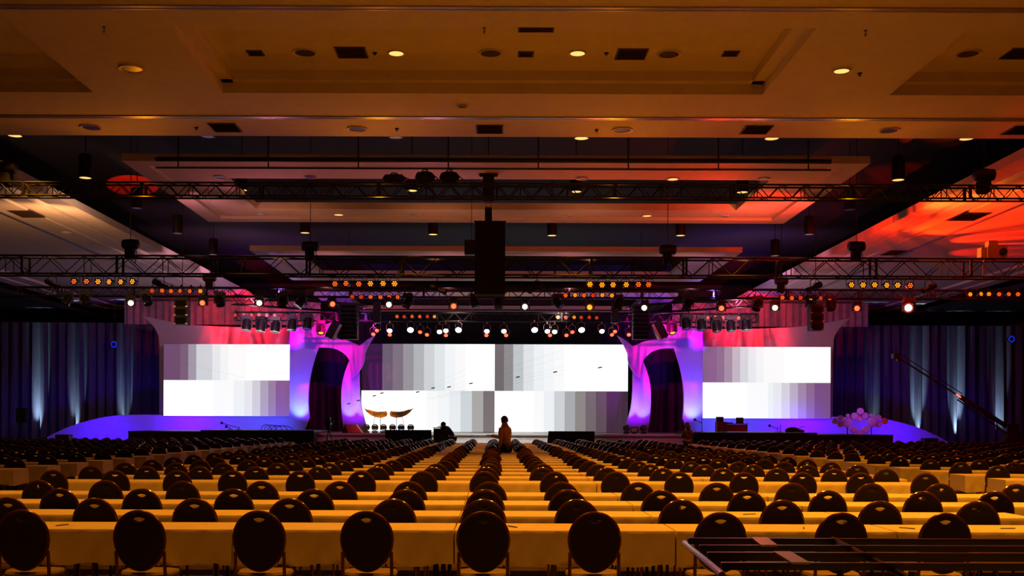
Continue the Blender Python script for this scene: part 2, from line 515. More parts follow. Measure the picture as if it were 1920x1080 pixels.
# partition tracks across the near ceiling
struct(MB().b2(-20, 20, 24.42, 24.50, Z0 - 0.025, Z0 + 0.01).b2(-20, 20, 24.58, 24.62, Z0 - 0.015, Z0 + 0.01).build('trim_1', m_alu))
struct(MB().b2(-20, 20, 17.92, 18.0, Z0 - 0.025, Z0 + 0.01).b2(-20, 20, 18.08, 18.12, Z0 - 0.015, Z0 + 0.01).build('trim_2', m_alu))

# ------------------------------------------------------------------ ceiling fittings
MZ = Matrix.Rotation(0, 3, 'X')


def side_words(x):
    return 'left' if x < -1.5 else ('right' if x > 1.5 else 'centre')


can_parts = {}
rim_me = MB().lathe([(0.145, 0.015), (0.145, 0.0), (0.18, -0.012), (0.18, 0.02)], 20, caps=(0, 0)).mesh('rim', m_fix, True)
lens_lit = MB().lathe([(0.001, 0.004), (0.145, 0.004), (0.145, 0.02), (0.001, 0.02)], 20).mesh('lens', m_lit)
lens_off = MB().lathe([(0.001, 0.006), (0.145, 0.006), (0.145, 0.02), (0.001, 0.02)], 20).mesh('lens', m_off)


def zplane(px, py, h):
    """point on the horizontal plane at height h seen at that place"""
    u, v = px - VX, py - VY
    u, v = u + ROLL * v, v - ROLL * u
    D = (CZ - h) * F / v
    return Vector((u / F * D, D, h))


def downlight(px, py, h, lit, label, sc=1.0):
    p = zplane(px, py, h)
    t = thing('recessed_downlight', label, 'ceiling light', (p.x, p.y, h - 0.02), group='recessed downlights')
    t.scale = (sc, sc, 1)
    link('trim_ring', rim_me, t)
    link('lens', lens_lit if lit else lens_off, t)
    return t


ZC = Z0 + 0.42
downlight(743, 99, ZC, 1, 'glowing amber downlight, left of the two lit ones in the central coffer')
downlight(1083, 99, ZC, 1, 'glowing amber downlight, right of the two lit ones in the central coffer')
downlight(1578, 132, Z0, 1, 'glowing amber downlight alone on the flat ceiling right of the central coffer')
for px, py, h, lab in [(572, 98, ZC, 'large unlit round fitting in central coffer, beside the wide grille on the left'),
                       (920, 99, ZC, 'large unlit round fitting between the two glowing coffer downlights'),
                       (1254, 101, ZC, 'large unlit round fitting at the right end of the central coffer'),
                       (1815, 100, ZC, 'large unlit round fitting in the right-hand coffer'),
                       (247, 128, Z0, 'unlit round fitting on ceiling beside a tiny bright glint, upper left'),
                       (171, 238, Z0, 'unlit round fitting at far left of the strip beyond the near track'),
                       (670, 241, Z0, 'unlit round fitting left of centre on the strip beyond the track'),
                       (1167, 243, Z0, 'unlit round fitting right of centre on the strip beyond the track'),
                       (1667, 244, Z0, 'unlit round fitting at far right of the strip beyond the track')]:
    downlight(px, py, h, 0, lab, 1.4)
ZP = Z0 + 0.03
for i, (px, py) in enumerate([(412, 331), (582, 331), (752, 334), (1092, 334), (1262, 335), (1432, 335)]):
    downlight(px, py, ZP, i == 4, 'small downlight %s from left along near edge of first hanging ceiling panel' % ORD[i + 1])
for i, (px, py) in enumerate([(490, 401), (635, 402), (779, 403), (1068, 404), (1213, 404), (1358, 405)]):
    downlight(px, py, ZP, i in (1, 4), 'small downlight %s from left along far edge of first hanging ceiling panel' % ORD[i + 1])
downlight(124, 436, Z0 + .08, 0, 'small downlight in the left side ceiling panel beside the track')
downlight(1727, 442, Z0 + .08, 0, 'small downlight in the red-washed side ceiling panel')
downlight(867, 198, Z0, 0, 'small pale round detector on the ceiling before the near track', 0.7)


def vent(px, py, h, wx, wy, label):
    p = zplane(px, py, h)
    t = thing('ceiling_vent', label, 'vent', (p.x, p.y, h - 0.012), group='square ceiling grilles')
    f = MB()
    ring(f, -wx / 2, wx / 2, -wy / 2, wy / 2, 0.03, -0.008, 0.012)
    f.build('frame', m_vent, t)
    g = MB().b2(-wx / 2, wx / 2, -wy / 2, wy / 2, 0.006, 0.012)
    n = 9
    for i in range(n):
        y = -wy / 2 + (i + 0.5) * wy / n
        g.box((0, y, 0), (wx - 0.05, wy / n * 0.5, 0.006), Matrix.Rotation(0.5, 3, 'X'))
    g.build('grille', m_vent, t)


vent(1006, 46, ZC, 0.68, 0.72, 'dark square grille at the top of the ceiling, nearest of all')
vent(659, 98, ZC, 0.62, 0.62, 'dark square grille left in the central coffer, beside a glowing downlight')
vent(1184, 101, ZC, 0.62, 0.62, 'dark square grille right in the central coffer, beside an unlit round fitting')
vent(479, 99, ZC, 0.32, 0.30, 'small faint grille at the left end of the central coffer')
vent(986, 101, ZC, 0.32, 0.30, 'small faint grille between the middle fittings of the central coffer')
vent(1370, 100, ZC, 0.32, 0.30, 'small faint grille at the right end of the central coffer')
vent(1915, 100, ZC, 0.62, 0.62, 'dark square grille at the right picture edge in the right-hand coffer')
vent(422, 239, Z0, 0.66, 0.72, 'dark square grille left on the strip beyond the near track')
vent(918, 242, Z0, 0.64, 0.72, 'dark square grille in the middle of the strip beyond the near track')
vent(1418, 243, Z0, 0.66, 0.72, 'dark square grille right on the strip beyond the near track, tinged red')
vent(1915, 244, Z0, 0.66, 0.72, 'dark square grille at the right picture edge beyond the near track')
vent(50, 401, Z0 + .08, 0.8, 1.2, 'faint grille in the left side ceiling panel')
vent(1815, 406, Z0 + .08, 1.0, 1.4, 'grille in the red-washed side ceiling panel')
vent(1680, 474, Z0 + .08, 0.9, 1.2, 'farther grille in the red-washed side ceiling panel')

sp_me = MB().lathe([(0.05, 0.0), (0.05, -0.015), (0.02, -0.03), (0.02, -0.05), (0.035, -0.055), (0.035, -0.06)], 10).mesh('sprinkler', m_black, True)
for px, py, h, lab in [(703, 99, ZC, 'tiny dark sprinkler head beside the left glowing downlight'),
                       (1137, 99, ZC, 'tiny dark sprinkler head right of the right glowing downlight'),
                       (1612, 137, Z0, 'tiny dark sprinkler head beside the lone glowing downlight'),
                       (368, 239, Z0, 'tiny dark sprinkler head left of the left strip grille'),
                       (744, 241, Z0, 'tiny dark sprinkler head on the strip, left of the middle grille'),
                       (1119, 243, Z0, 'tiny dark sprinkler head on the strip, right of the middle grille')]:
    p = zplane(px, py, h)
    tag(link('sprinkler', sp_me, None, p), lab, 'sprinkler', 'sprinkler heads')
for px, py, lab in [(908, 52, 'small dark rigging hook hanging left of the top grille'), (195, 50, 'small dark rigging hook at upper left of the ceiling'),
                    (1623, 57, 'small dark rigging hook at upper right of the ceiling')]:
    p = zplane(px, py, ZC if px == 908 else Z0)
    tag(MB().tube([(0, 0, 0), (0, 0, -0.05), (0.02, 0, -0.08), (0, 0, -0.11), (-0.02, 0, -0.08), (-0.01, 0, -0.06)], 0.008, 6).lathe([(0.03, -0.012), (0.03, 0)], 8)
        .build('rigging_hook', m_black, None, p, smooth=True), lab, 'hook', 'rigging hooks')

# pendant cylinder lights
pend_body = MB().lathe([(0.17, 0.0), (0.185, 0.0), (0.185, 0.62), (0.15, 0.68), (0.02, 0.70), (0.02, 0.71)], 18, caps=(0, 1)).mesh('shade', m_black, True)
pl_lit = MB().lathe([(0.001, 0.012), (0.165, 0.012), (0.165, 0.03), (0.001, 0.03)], 18).mesh('lens', m_lit)
pl_off = MB().lathe([(0.001, 0.012), (0.165, 0.012), (0.165, 0.03), (0.001, 0.03)], 18).mesh('lens', m_alu)


def pendant(x, y, z, lit, label):
    t = thing('pendant_downlight', label, 'ceiling light', (x, y, z), group='black cylinder pendants')
    link('shade', pend_body, t)
    link('lens', pl_lit if lit else pl_off, t)
    MB().tube([(0, 0, 0.7), (0, 0, 10.8 - z)], 0.015, 6).build('stem', m_black, t)


for i, (px, py) in enumerate([(160, 334), (257, 391), (333, 438), (400, 478)]):
    p = P(px, py, 14000 / (790 - py))
    pendant(p.x, p.y, p.z, i == 0, 'black cylinder pendant in the dark gap on the left, %s from the front' % ORD[i + 1])
for i, (px, py) in enumerate([(1684, 338), (1593, 394), (1517, 440), (1453, 480)]):
    p = P(px, py, 14000 / (795 - py))
    pendant(p.x, p.y, p.z, i == 0, 'black cylinder pendant in the dark gap on the right, %s from the front' % ORD[i + 1])
for i, (px, py) in enumerate([(28, 255), (390, 257.5), (742, 259), (1090, 260), (1447, 260.5), (1812, 261)]):
    p = P(px, py, 26.4)
    pendant(p.x, p.y, p.z, i in (0, 3, 4, 5), 'black pendant just behind the near ceiling edge, %s from the left' % ORD[i + 1])
for i, (px, py) in enumerate([(453, 357), (772, 358), (1080, 360), (1392, 361)]):
    p = P(px, py, 33.4)
    pendant(p.x, p.y, p.z, 1, 'glowing pendant in the dark opening of the first ceiling panel, %s from the left' % ORD[i + 1])
for i, (px, py) in enumerate([(572, 437), (812, 440), (1035, 442), (1276, 442)]):
    p = P(px, py, 39.9)
    pendant(p.x, p.y, p.z, 1, 'glowing pendant between first and second ceiling panels, %s from the left' % ORD[i + 1])

# hanging pipes under the front ceiling panel
for (y, d, r, lab) in ((299.5, 28.2, 0.06, 'thick black pipe hung under the near edge of the first ceiling panel'),
                       (315.5, 28.45, 0.022, 'thin black rail hung on droppers below the thick ceiling pipe')):
    a, b = P(292, y, d), P(1558, y + 2.5, d)
    t = thing('hanging_pipe', lab, 'pipe', ((a.x + b.x) / 2, d, (a.z + b.z) / 2))
    L = b.x - a.x
    MB().tube([(-L / 2, 0, 0), (L / 2, 0, 0)], r, 10).build('pipe', m_black, t, smooth=True)
    for k in range(8):
        x = -L / 2 + 0.6 + k * (L - 1.2) / 7
        MB().tube([(x, 0, 0), (x, 0, 10.8 - t.location.z)], 0.02, 6).build('dropper', m_black, t)


# ------------------------------------------------------------------ trusses
def truss(label, x0, x1, y, z0, z1, cr=0.026, br=0.013, pitch=None, y2=None):
    h = z1 - z0
    pitch = pitch or h * 0.95
    t = thing('lighting_truss', label, 'truss', ((x0 + x1) / 2, y, z0))
    L = x1 - x0
    for yy in (-h / 2, h / 2):
        for zz in (0, h):
            MB().tube([(-L / 2, yy, zz), (L / 2, yy, zz)], cr, 8).build('chord', m_truss, t, smooth=True)
    n = int(L / pitch)
    st = L / n
    g = MB()
    for yy in (-h / 2, h / 2):
        for i in range(n):
            xa = -L / 2 + i * st
            a, b = (0, h) if i % 2 else (h, 0)
            g.tube([(xa, yy, a), (xa + st, yy, b)], br, 5, False)
            if i % 4 == 0:
                g.tube([(xa, yy, 0), (xa, yy, h)], br, 5, False)
    for zz in (0, h):
        for i in range(0, n, 2):
            xa = -L / 2 + i * st
            g.tube([(xa, -h / 2, zz), (xa + st, h / 2, zz)], br, 5, False)
    gg = g
    k = max(2, int(L / 3.0))
    for i in range(k + 1):
        xa = -L / 2 + i * L / k
        for yy in (-h / 2, h / 2):
            gg.box((xa, yy, h / 2), (0.07, 0.05, h + 0.04))
    g.build('bracing', m_truss, t)
    return t


truss('slim black truss hanging nearest, just behind the near ceiling edge', -15, 15, 27.2, 7.33, 7.66, pitch=0.30)
truss('tall black truss in front of the big hanging black speaker, carrying orange lamps', -18, 18, 34, 6.27, 6.84, 0.032, 0.016, pitch=0.62)
truss('black truss above the row of red and white moving lamps', -24, 24, 44, 6.76, 7.12, pitch=0.36)
truss('black truss directly over the main screen with white floodlights', -13.2, 13.2, 54, 6.72, 7.14, pitch=0.42)

# diagonal dark trusses above the arches
for s, wd in ((-1, 'left'), (1, 'right')):
    t = thing('lighting_truss', 'dark slanting truss above the %s arch beside the hanging speaker column' % wd, 'truss', (s * 9.2, 50.5, 7.15), (0, 0, s * -0.6))
    g = MB()
    for yy in (-.2, .2):
        for zz in (-.2, .2):
            MB().tube([(-3.4, yy, zz), (3.4, yy, zz)], .03, 6).build('chord', m_truss, t)
    for i in range(16):
        for yy in (-.2, .2):
            g.tube([(-3.4 + i * .425, yy, -.2 if i % 2 else .2), (-3.4 + (i + 1) * .425, yy, .2 if i % 2 else -.2)], .014, 5, False)
    g.build('bracing', m_truss, t)

# ------------------------------------------------------------------ stage lamps
RX = Matrix.Rotation(PI / 2, 3, 'X')      # lathe z axis -> -y (towards the camera)
par_can = MB().lathe([(0.02, -0.13), (0.07, -0.13), (0.085, -0.08), (0.105, 0.06), (0.115, 0.075), (0.115, 0.10), (0.10, 0.10)], 14, (0, 0, -0.2), RX)
par_can_me = par_can.mesh('can', m_black, True)
par_yoke_me = MB().tube([(-0.13, 0, -0.2), (-0.14, 0, -0.05), (-0.07, 0, 0.0), (0.07, 0, 0.0), (0.14, 0, -0.05), (0.13, 0, -0.2)], 0.012, 6).box((0, 0, 0.03), (0.05, 0.05, 0.09)).mesh('yoke', m_black, True)


def par_lens(name, base, led):
    g = MB().lathe([(0.001, 0.088), (0.1, 0.088), (0.1, 0.094), (0.001, 0.094)], 14, (0, 0, -0.2), RX)
    g.cur = 1
    for i in range(7):
        a, r = i * PI / 3, (0.062 if i < 6 else 0)
        g.lathe([(0.001, 0.094), (0.03, 0.094), (0.02, 0.104), (0.001, 0.104)], 8, (r * math.cos(a), 0, -0.2 + r * math.sin(a)), RX)
    return g.mesh(name, [base, led])


par_l = {'a': par_lens('lens', m_red, m_amb), 'r': par_lens('lens', m_red, m_or2), 'd': par_lens('lens', m_dim, m_red)}


def par(px, py, D, ztop, k, label, group):
    p = P(px, py, D)
    rz = random.uniform(-0.3, 0.3)
    t = thing('par_lamp', label, 'stage light', (p.x, D, p.z + 0.2), (random.uniform(-0.1, 0.1), 0, rz), group=group)
    link('can', par_can_me, t)
    link('yoke', par_yoke_me, t)
    link('lens', par_l[k], t)
    g = ztop - (p.z + 0.2)
    if g > 0.06:
        MB().tube([(0, 0, 0.05), (0, 0, g)], 0.014, 6).build('hanger', m_black, t)
    return t


def pars(xs, y, D, ztop, ks, where):
    for i, x in enumerate(xs):
        par(x, y + (x - xs[0]) * 0.004, D, ztop, ks[i], 'orange lamp %s from left %s' % (ORD[i + 1], where), 'orange LED lamps ' + where)


pars((142, 164, 186, 208, 230, 252), 529, 33.7, 6.28, 'rraaaa', 'of cluster at far left under tall truss')
pars((629, 651, 673, 695, 717, 739), 532.5, 33.7, 6.28, 'rrraaa', 'of cluster left of the hanging black speaker')
pars((1107, 1129, 1150, 1173, 1196, 1217), 534.5, 33.7, 6.28, 'aaaarr', 'of cluster right of the hanging black speaker')
pars((1594, 1617, 1638, 1660, 1682, 1705), 535, 33.7, 6.28, 'aaaaar', 'of cluster at far right under tall truss')
pars((286, 304, 322, 340, 358, 376), 546, 43.8, 6.9, 'drrrra', 'of cluster on rear truss above left screen')
pars((660, 677, 695, 713, 730, 747), 557, 43.8, 6.9, 'ddrrrr', 'of cluster on rear truss left of centre')
pars((1060, 1077, 1095, 1113, 1130, 1148), 554, 43.8, 6.9, 'rardaa', 'of cluster on rear truss right of centre')
pars((1467, 1484, 1501, 1519, 1537, 1555), 559, 43.8, 6.9, 'rrdadr', 'of cluster on rear truss above right screen')
pars((1818, 1836, 1853, 1872, 1889, 1908), 552, 43.8, 7.1, 'aaarrr', 'of cluster at far right end of rear truss')
pars((442, 457, 472, 486, 500, 515), 591, 53.78, 6.9, 'ddrrrr', 'of cluster low over the left screen edge')
pars((745, 759, 774, 788, 802, 816), 594, 53.78, 6.9, 'rdrrda', 'of cluster over left half of main screen')
pars((1047, 1062, 1076, 1090, 1105, 1118), 595.5, 53.78, 6.9, 'rdaddd', 'of cluster over right half of main screen')
pars((1326, 1341, 1355, 1370, 1385, 1400), 596, 53.78, 6.9, 'rarrrd', 'of cluster low over the right screen edge')

mh_base = MB().cbox((0, 0, -0.06), (0.34, 0.26, 0.12), 0.02).tube([(-0.1, 0, 0), (-0.1, 0, 0.08)], 0.02, 6).tube([(0.1, 0, 0), (0.1, 0, 0.08)], 0.02, 6).mesh('base', m_black)
mh_yoke = MB().box((0, 0, -0.15), (0.36, 0.12, 0.05)).box((-0.175, 0, -0.28), (0.04, 0.12, 0.28)).box((0.175, 0, -0.28), (0.04, 0.12, 0.28)).mesh('yoke', m_black)
mh_head = MB().lathe([(0.03, -0.2), (0.11, -0.19), (0.135, -0.12), (0.135, 0.05), (0.15, 0.08), (0.15, 0.2), (0.125, 0.2), (0.125, 0.1)], 16, (0, 0, 0), caps=(1, 0)).mesh('head', m_black, True)


def mh_lens(m, r=0.12):
    return MB().lathe([(0.001, 0.175), (r, 0.175), (r * 0.8, 0.2), (0.001, 0.21)], 16).mesh('lens', m, True)


mhl = {'w': mh_lens(m_wht, 0.105), 'r': mh_lens(m_rbl, 0.105), 'o': mh_lens(m_obl, 0.105), '-': mh_lens(m_glass)}
mh_ring = MB().lathe([(0.13, 0.195), (0.155, 0.195), (0.155, 0.21), (0.13, 0.21)], 18, caps=(0, 0)).mesh('bezel', m_chrome, True)


def moving_head(px, py, D, k, label, group, aim=None, sc=1.0):
    """head centre at the place given; aim = direction of the lens"""
    p = P(px, py, D)
    t = thing('moving_head_lamp', label, 'stage light', (p.x, D, p.z + 0.3 * sc), (0, 0, random.uniform(-.2, .2)), group=group)
    t.scale = (sc, sc, sc)
    link('base', mh_base, t)
    link('yoke', mh_yoke, t)
    h = link('head', mh_head, t, (0, 0, -0.3))
    d = Vector(aim or (random.uniform(-.25, .25), -1, -0.12)).normalized()
    h.rotation_euler = d.to_track_quat('Z', 'Y').to_euler()
    link('lens', mhl[k], h)
    link('bezel', mh_ring, h)
    return t


NAMEK = {'w': 'white', 'r': 'red', 'o': 'orange'}
row = [(245, 568, 'w'), (381, 568, 'r'), (486, 568, 'w'), (622, 570, 'r'), (728, 571, 'w'), (850, 574, 'r'), (985, 575, 'w'),
       (1106, 576, 'o'), (1209, 577, 'w'), (1352, 578, 'r'), (1453, 577, 'w'), (1606, 578, 'r'), (1704, 577, 'w')]
for i, (x, y, k) in enumerate(row):
    toc = (P(x, y, 43.6) - Vector((0, 0, CZ))).normalized() * -1
    moving_head(x, y, 43.82, k, 'moving lamp glowing %s, %s lit one from left under rear truss' % (NAMEK[k], ORD[i + 1]), 'lit moving lamps on the long rear truss', aim=toc + Vector((0, 0, -0.02)), sc=1.35 if i == 12 else 1.0)
row = [(127, 562), (160, 562), (275, 561), (412, 563), (530, 565), (565, 566), (765, 566), (890, 567), (935, 567), (1045, 567), (1160, 569),
       (1290, 571), (1420, 571), (1557, 571), (1520, 570)]
for i, (x, y) in enumerate(sorted(row)):
    moving_head(x, y, 43.82, '-', 'unlit black moving lamp, %s dark one from left under rear truss' % ORD[i + 1], 'unlit moving lamps on the long rear truss', aim=(random.uniform(-.7, .7), -0.4, -1), sc=1.15)
for s in (-1, 1):
    xs = (463, 490, 517, 548, 577) if s < 0 else (1398, 1370, 1343, 1315, 1286)
    for i, x in enumerate(xs):
        moving_head(x, 608 + (0, 2, 3, 0, -2)[i], 53.8, '-', 'dark domed lamp, %s from outer end of %s cluster over stage' % (ORD[i + 1], 'left' if s < 0 else 'right'),
                    'dark moving lamps at the ends of the stage truss', aim=(s * .1, -.15, -1), sc=1.5)
    moving_head(602 if s < 0 else 1260, 616, 53.8, 'o', 'lamp glowing orange straight down over the tip of the %s arch' % ('left' if s < 0 else 'right'), 'orange lamps over the arches', aim=(0, -.4, -1), sc=1.3)
fl = [(731, 620), (770, 618), (824, 622), (836, 620), (860, 618), (913, 621), (945, 621), (1002, 618), (1026, 621), (1040, 622), (1090, 618), (1128, 621)]
fl_can = MB().lathe([(0.05, -0.22), (0.12, -0.2), (0.15, -0.02), (0.15, 0.12), (0.13, 0.12), (0.13, 0.05)], 14, caps=(1, 0)).mesh('can', m_black, True)
fl_wht = MB().lathe([(0.001, 0.1), (0.125, 0.1), (0.1, 0.125), (0.001, 0.13)], 14).mesh('lens', m_wht, True)
fl_red = MB().lathe([(0.001, 0.1), (0.125, 0.1), (0.1, 0.125), (0.001, 0.13)], 14).mesh('lens', m_rbl, True)
fl_yoke = MB().tube([(-0.17, 0, 0), (-0.17, 0, 0.25), (0, 0, 0.34), (0.17, 0, 0.25), (0.17, 0, 0)], 0.014, 6).box((0, 0, 0.38), (0.06, 0.06, 0.1)).mesh('yoke', m_chrome, True)


def flood(px, py, D, red, label, sc=1.0):
    p = P(px, py, D)
    t = thing('floodlight', label, 'stage light', (p.x, D, p.z + 0.05), group=('red' if red else 'white') + ' floodlights over the main screen')
    h = link('can', fl_can, t)
    d = Vector((random.uniform(-.1, .1), -1, -0.75)).normalized()
    h.rotation_euler = d.to_track_quat('Z', 'Y').to_euler()
    h.scale = (sc, sc, sc)
    link('lens', fl_red if red else fl_wht, h)
    link('yoke', fl_yoke, t)
    MB().tube([(0, 0, 0.4), (0, 0, 6.74 - p.z - 0.05)], 0.018, 6).build('hanger', m_black, t)


for i, (x, y) in enumerate(fl):
    flood(x, y, 53.79, 0, 'white floodlight, %s white one from the left above the main screen' % ORD[i + 1], 1.25 if y == 618 else 1.0)
rd = [(700, 627), (707, 620), (731, 628), (788, 623), (801, 628), (836, 629), (912, 629), (949, 629), (1031, 629), (1062, 629), (1073, 623), (1147, 628), (1153, 622), (1179, 628)]
for i, (x, y) in enumerate(rd):
    flood(x, y, 54.21, 1, 'small red-orange floodlight, %s red one from the left above the main screen' % ORD[i + 1], 0.8)
# profile spots hanging from the tall truss
pr_body = MB().lathe([(0.04, -0.3), (0.1, -0.28), (0.1, -0.05), (0.06, -0.02), (0.06, 0.25), (0.08, 0.27), (0.08, 0.33), (0.06, 0.33)], 12).mesh('body', m_black, True)
pr_yoke = MB().tube([(-0.13, 0, 0), (-0.13, 0, 0.2), (0.0, 0, 0.27), (0.13, 0, 0.2), (0.13, 0, 0)], 0.014, 6).tube([(0, 0, 0.26), (0, 0, 0.42)], 0.016, 6).mesh('yoke', m_black, True)
for px, py, dx, lab in [(98, 532, 1, 'black profile spotlight at far left under the tall truss, left of orange lamps'), (300, 533, 1, 'black profile spotlight right of the far left orange lamps'),
                        (1527, 538, -1, 'black profile spotlight left of the far right orange lamps'), (1742, 540, -1, 'black profile spotlight right of the far right orange lamps'),
                        (820, 543, 1, 'black profile spotlight left of the big hanging speaker'), (1007, 541, -1, 'black profile spotlight right of the big hanging speaker')]:
    p = P(px, py, 33.9)
    t = thing('profile_spotlight', lab, 'stage light', (p.x, 33.9, p.z), group='profile spotlights')
    link('body', pr_body, t, rot=Vector((dx, -0.6, -0.45)).to_track_quat('Z', 'Y').to_euler())
    link('yoke', pr_yoke, t)


# ------------------------------------------------------------------ motors and boxes on the trusses
def motor(px, py, D, label, ztop=10.8, m=None, zt=None):
    """chain hoist: motor drum across, body under it, chain up to the roof"""
    p = P(px, py, D)
    t = thing('chain_hoist', label, 'hoist', p, group='chain hoists on the trusses')
    mm = m or m_black
    MB().lathe([(0.1, -0.27), (0.15, -0.24), (0.17, 0), (0.15, 0.24), (0.1, 0.27)], 12, (0, 0, 0), Matrix.Rotation(PI / 2, 3, 'Y')).build('motor', mm, t, smooth=True)
    MB().cbox((-0.02, 0, -0.3), (0.26, 0.26, 0.34), 0.03).build('chain_bag', m_matt, t)
    MB().tube([(0.16, 0, -0.1), (0.2, 0, -0.35), (0.14, 0, -0.62)], 0.014, 5).build('hook_cable', m_black, t)
    MB().tube([(0, 0, 0.1), (0, 0, ztop - p.z)], 0.012, 5).build('chain', m_black, t)


motor(245, 458, 34, 'black chain hoist over the left part of the tall truss')
motor(1606, 462, 34, 'black chain hoist on the tall truss against the red ceiling')
motor(582, 462, 34, 'chain hoist on the tall truss below the left end of the first ceiling panel')
motor(1252, 468, 34, 'tilted chain hoist on the tall truss right of the black speaker')
motor(1845, 328, 27.2, 'chain hoist on the near slim truss at the right against red ceiling')
motor(12, 315, 27.2, 'chain hoist at the left picture edge above the near slim truss')
motor(1465, 527, 43.9, 'chain hoist on the rear truss above the right screen')
motor(393, 521, 43.9, 'chain hoist on the rear truss above the left screen')
# orange motor box on the tall truss, far right
p = P(1862, 470, 33.9)
t = thing('winch', 'orange winch box standing on the tall truss at far right', 'winch', (p.x, 33.9, 6.86))
MB().cbox((0.05, 0, 0.2), (0.62, 0.4, 0.38), 0.03).build('case', m_orgcase, t)
MB().lathe([(0.1, -0.02), (0.12, 0.0), (0.12, 0.06), (0.08, 0.07)], 14, (0.22, -0.2, 0.2), RX).build('fan_grille', m_black, t)
MB().cbox((-0.33, 0, 0.18), (0.22, 0.3, 0.34), 0.02).cbox((-0.05, 0, 0.48), (0.3, 0.25, 0.18), 0.03).build('gearbox', m_orgcase, t)
MB().tube([(-0.3, -0.1, 0.1), (-0.42, -0.2, -0.3), (-0.35, -0.1, -0.6)], 0.015, 5).build('cable', m_orgcase, t)
# cases on the near slim truss, left of centre
for px, w_, h_, lab in [(738, 0.62, 0.24, 'black cloth bundle on the slim truss, leftmost of the three bundles'), (796, 0.52, 0.32, 'black equipment bag on the slim truss, middle of the three bundles'),
                        (842, 0.52, 0.32, 'black equipment bag on the slim truss, nearest to the speaker hoist')]:
    p = P(px, 352, 27.0)
    t = thing('equipment_bag', lab, 'bag', (p.x, 27.2, 7.69), group='bags on the slim truss')
    g = MB()
    g.ball((0, 0, h_ / 2), 1, 12, 8, (w_ / 2, 0.2, h_ / 2))
    g.cbox((0, 0, h_ * .42), (w_ * .84, 0.34, h_ * .8), 0.05)
    g.build('bag', m_matt, t, smooth=True)
    MB().tube([(-w_ * .2, 0, h_ * .8), (-w_ * .1, 0, h_ * 1.15), (w_ * .1, 0, h_ * 1.1), (w_ * .2, 0, h_ * .8)], 0.015, 6).build('handle', m_matt, t)
    MB().tube([(w_ * .35, 0, h_ * .75), (w_ * .6, 0, h_ * .45), (w_ * .75, 0, 0.05)], 0.014, 6).build('strap', m_matt, t)

# big black speaker hanging in the centre
a = P(919, 417, 30)
t = thing('hanging_speaker', 'big black speaker cabinet hanging in the centre of the hall', 'speaker', (a.x, 30, 0))
zt, zb = a.z, P(919, 552, 30).z
W_ = 57 / F * 30
n = 4
hh = (zt - zb) / n
for i in range(n):
    c_ = MB().cbox((0, 0.25, zt - hh * (i + 0.5)), (W_, 0.55, hh - 0.008), 0.015).build('cabinet', m_matt, t)
    g = MB().b2(-W_ / 2 + .03, W_ / 2 - .03, -0.035, -0.025, zt - hh * (i + 1) + .03, zt - hh * i - .03)
    g.build('grille', m_matt, c_)
MB().box((0, 0.2, zt + 0.03), (W_ + 0.05, 0.3, 0.05)).build('bumper_frame', m_black, t)
zz = P(915, 322, 30).z
MB().box((-0.05, 0.2, (zz + zt) / 2), (0.2, 0.2, 0.02)).tube([(-0.12, .2, zt), (-0.12, .2, zz - 0.9)], .012, 6).tube([(0.02, .2, zt), (0.02, .2, zz - 0.9)], .012, 6).build('chain', m_black, t)
MB().cbox((-0.05, 0.2, zz - 0.45), (0.32, 0.26, 0.75), 0.03).cbox((-0.05, 0.2, zz - 1.25), (0.2, 0.2, 0.55), 0.03).build('chain_bag', m_matt, t)
MB().lathe([(0.08, -0.28), (0.13, -0.25), (0.15, 0), (0.13, 0.25), (0.08, 0.28)], 12, (-0.05, 0.2, zz + 0.03), Matrix.Rotation(PI / 2, 3, 'Y')).tube([(-.05, .2, zz), (-.05, .2, 10.8)], .014, 6).build('hoist_motor', m_black, t, smooth=True)
# small speaker behind it
p = P(884, 465, 32.8)
t = thing('small_speaker', 'small dark box behind the left side of the big hanging speaker', 'speaker', (p.x, 32.8, p.z))
MB().cbox((0, 0, 0), (0.42, 0.35, 0.44), 0.02).build('cabinet', m_black, t)
MB().tube([(0, 0, .2), (0, 0, 10.8 - p.z)], .01, 5).build('suspension_cable', m_black, t)


def column_array(px0, px1, py0, py1, D, n, label, tilt=0.0, hard=m_black):
    a, b = P(px0, py0, D), P(px1, py1, D)
    W_, H_ = b.x - a.x, a.z - b.z
    t = thing('line_array', label, 'speaker', ((a.x + b.x) / 2, D, a.z))
    for i in range(n):
        h = H_ / n
        M = Matrix.Rotation(tilt * i, 3, 'X')
        cc = MB().cbox((0, 0, -h * (i + 0.5)), (W_, 0.5, h * 0.96), 0.02, M).build('cabinet', m_black, t)
        g = MB()
        for sx in (-1, 1):
            g.box((sx * (W_ / 2 - 0.02), -0.26, -h * (i + 1) + 0.05), (0.09, 0.03, 0.05))
        g.build('corner_fittings', hard, cc)
        MB().box((0, -0.255, -h * (i + 0.5)), (W_ * .8, 0.02, h * .72)).build('grille', m_matt, cc)
    MB().box((0, 0, 0.05), (W_ + 0.04, 0.3, 0.07)).tube([(-W_ * .3, 0, 0), (0, 0, .5), (W_ * .3, 0, 0)], .015, 5).tube([(0, 0, .4), (0, 0, 10.8 - a.z)], .015, 5).build('rigging_frame', m_black, t)


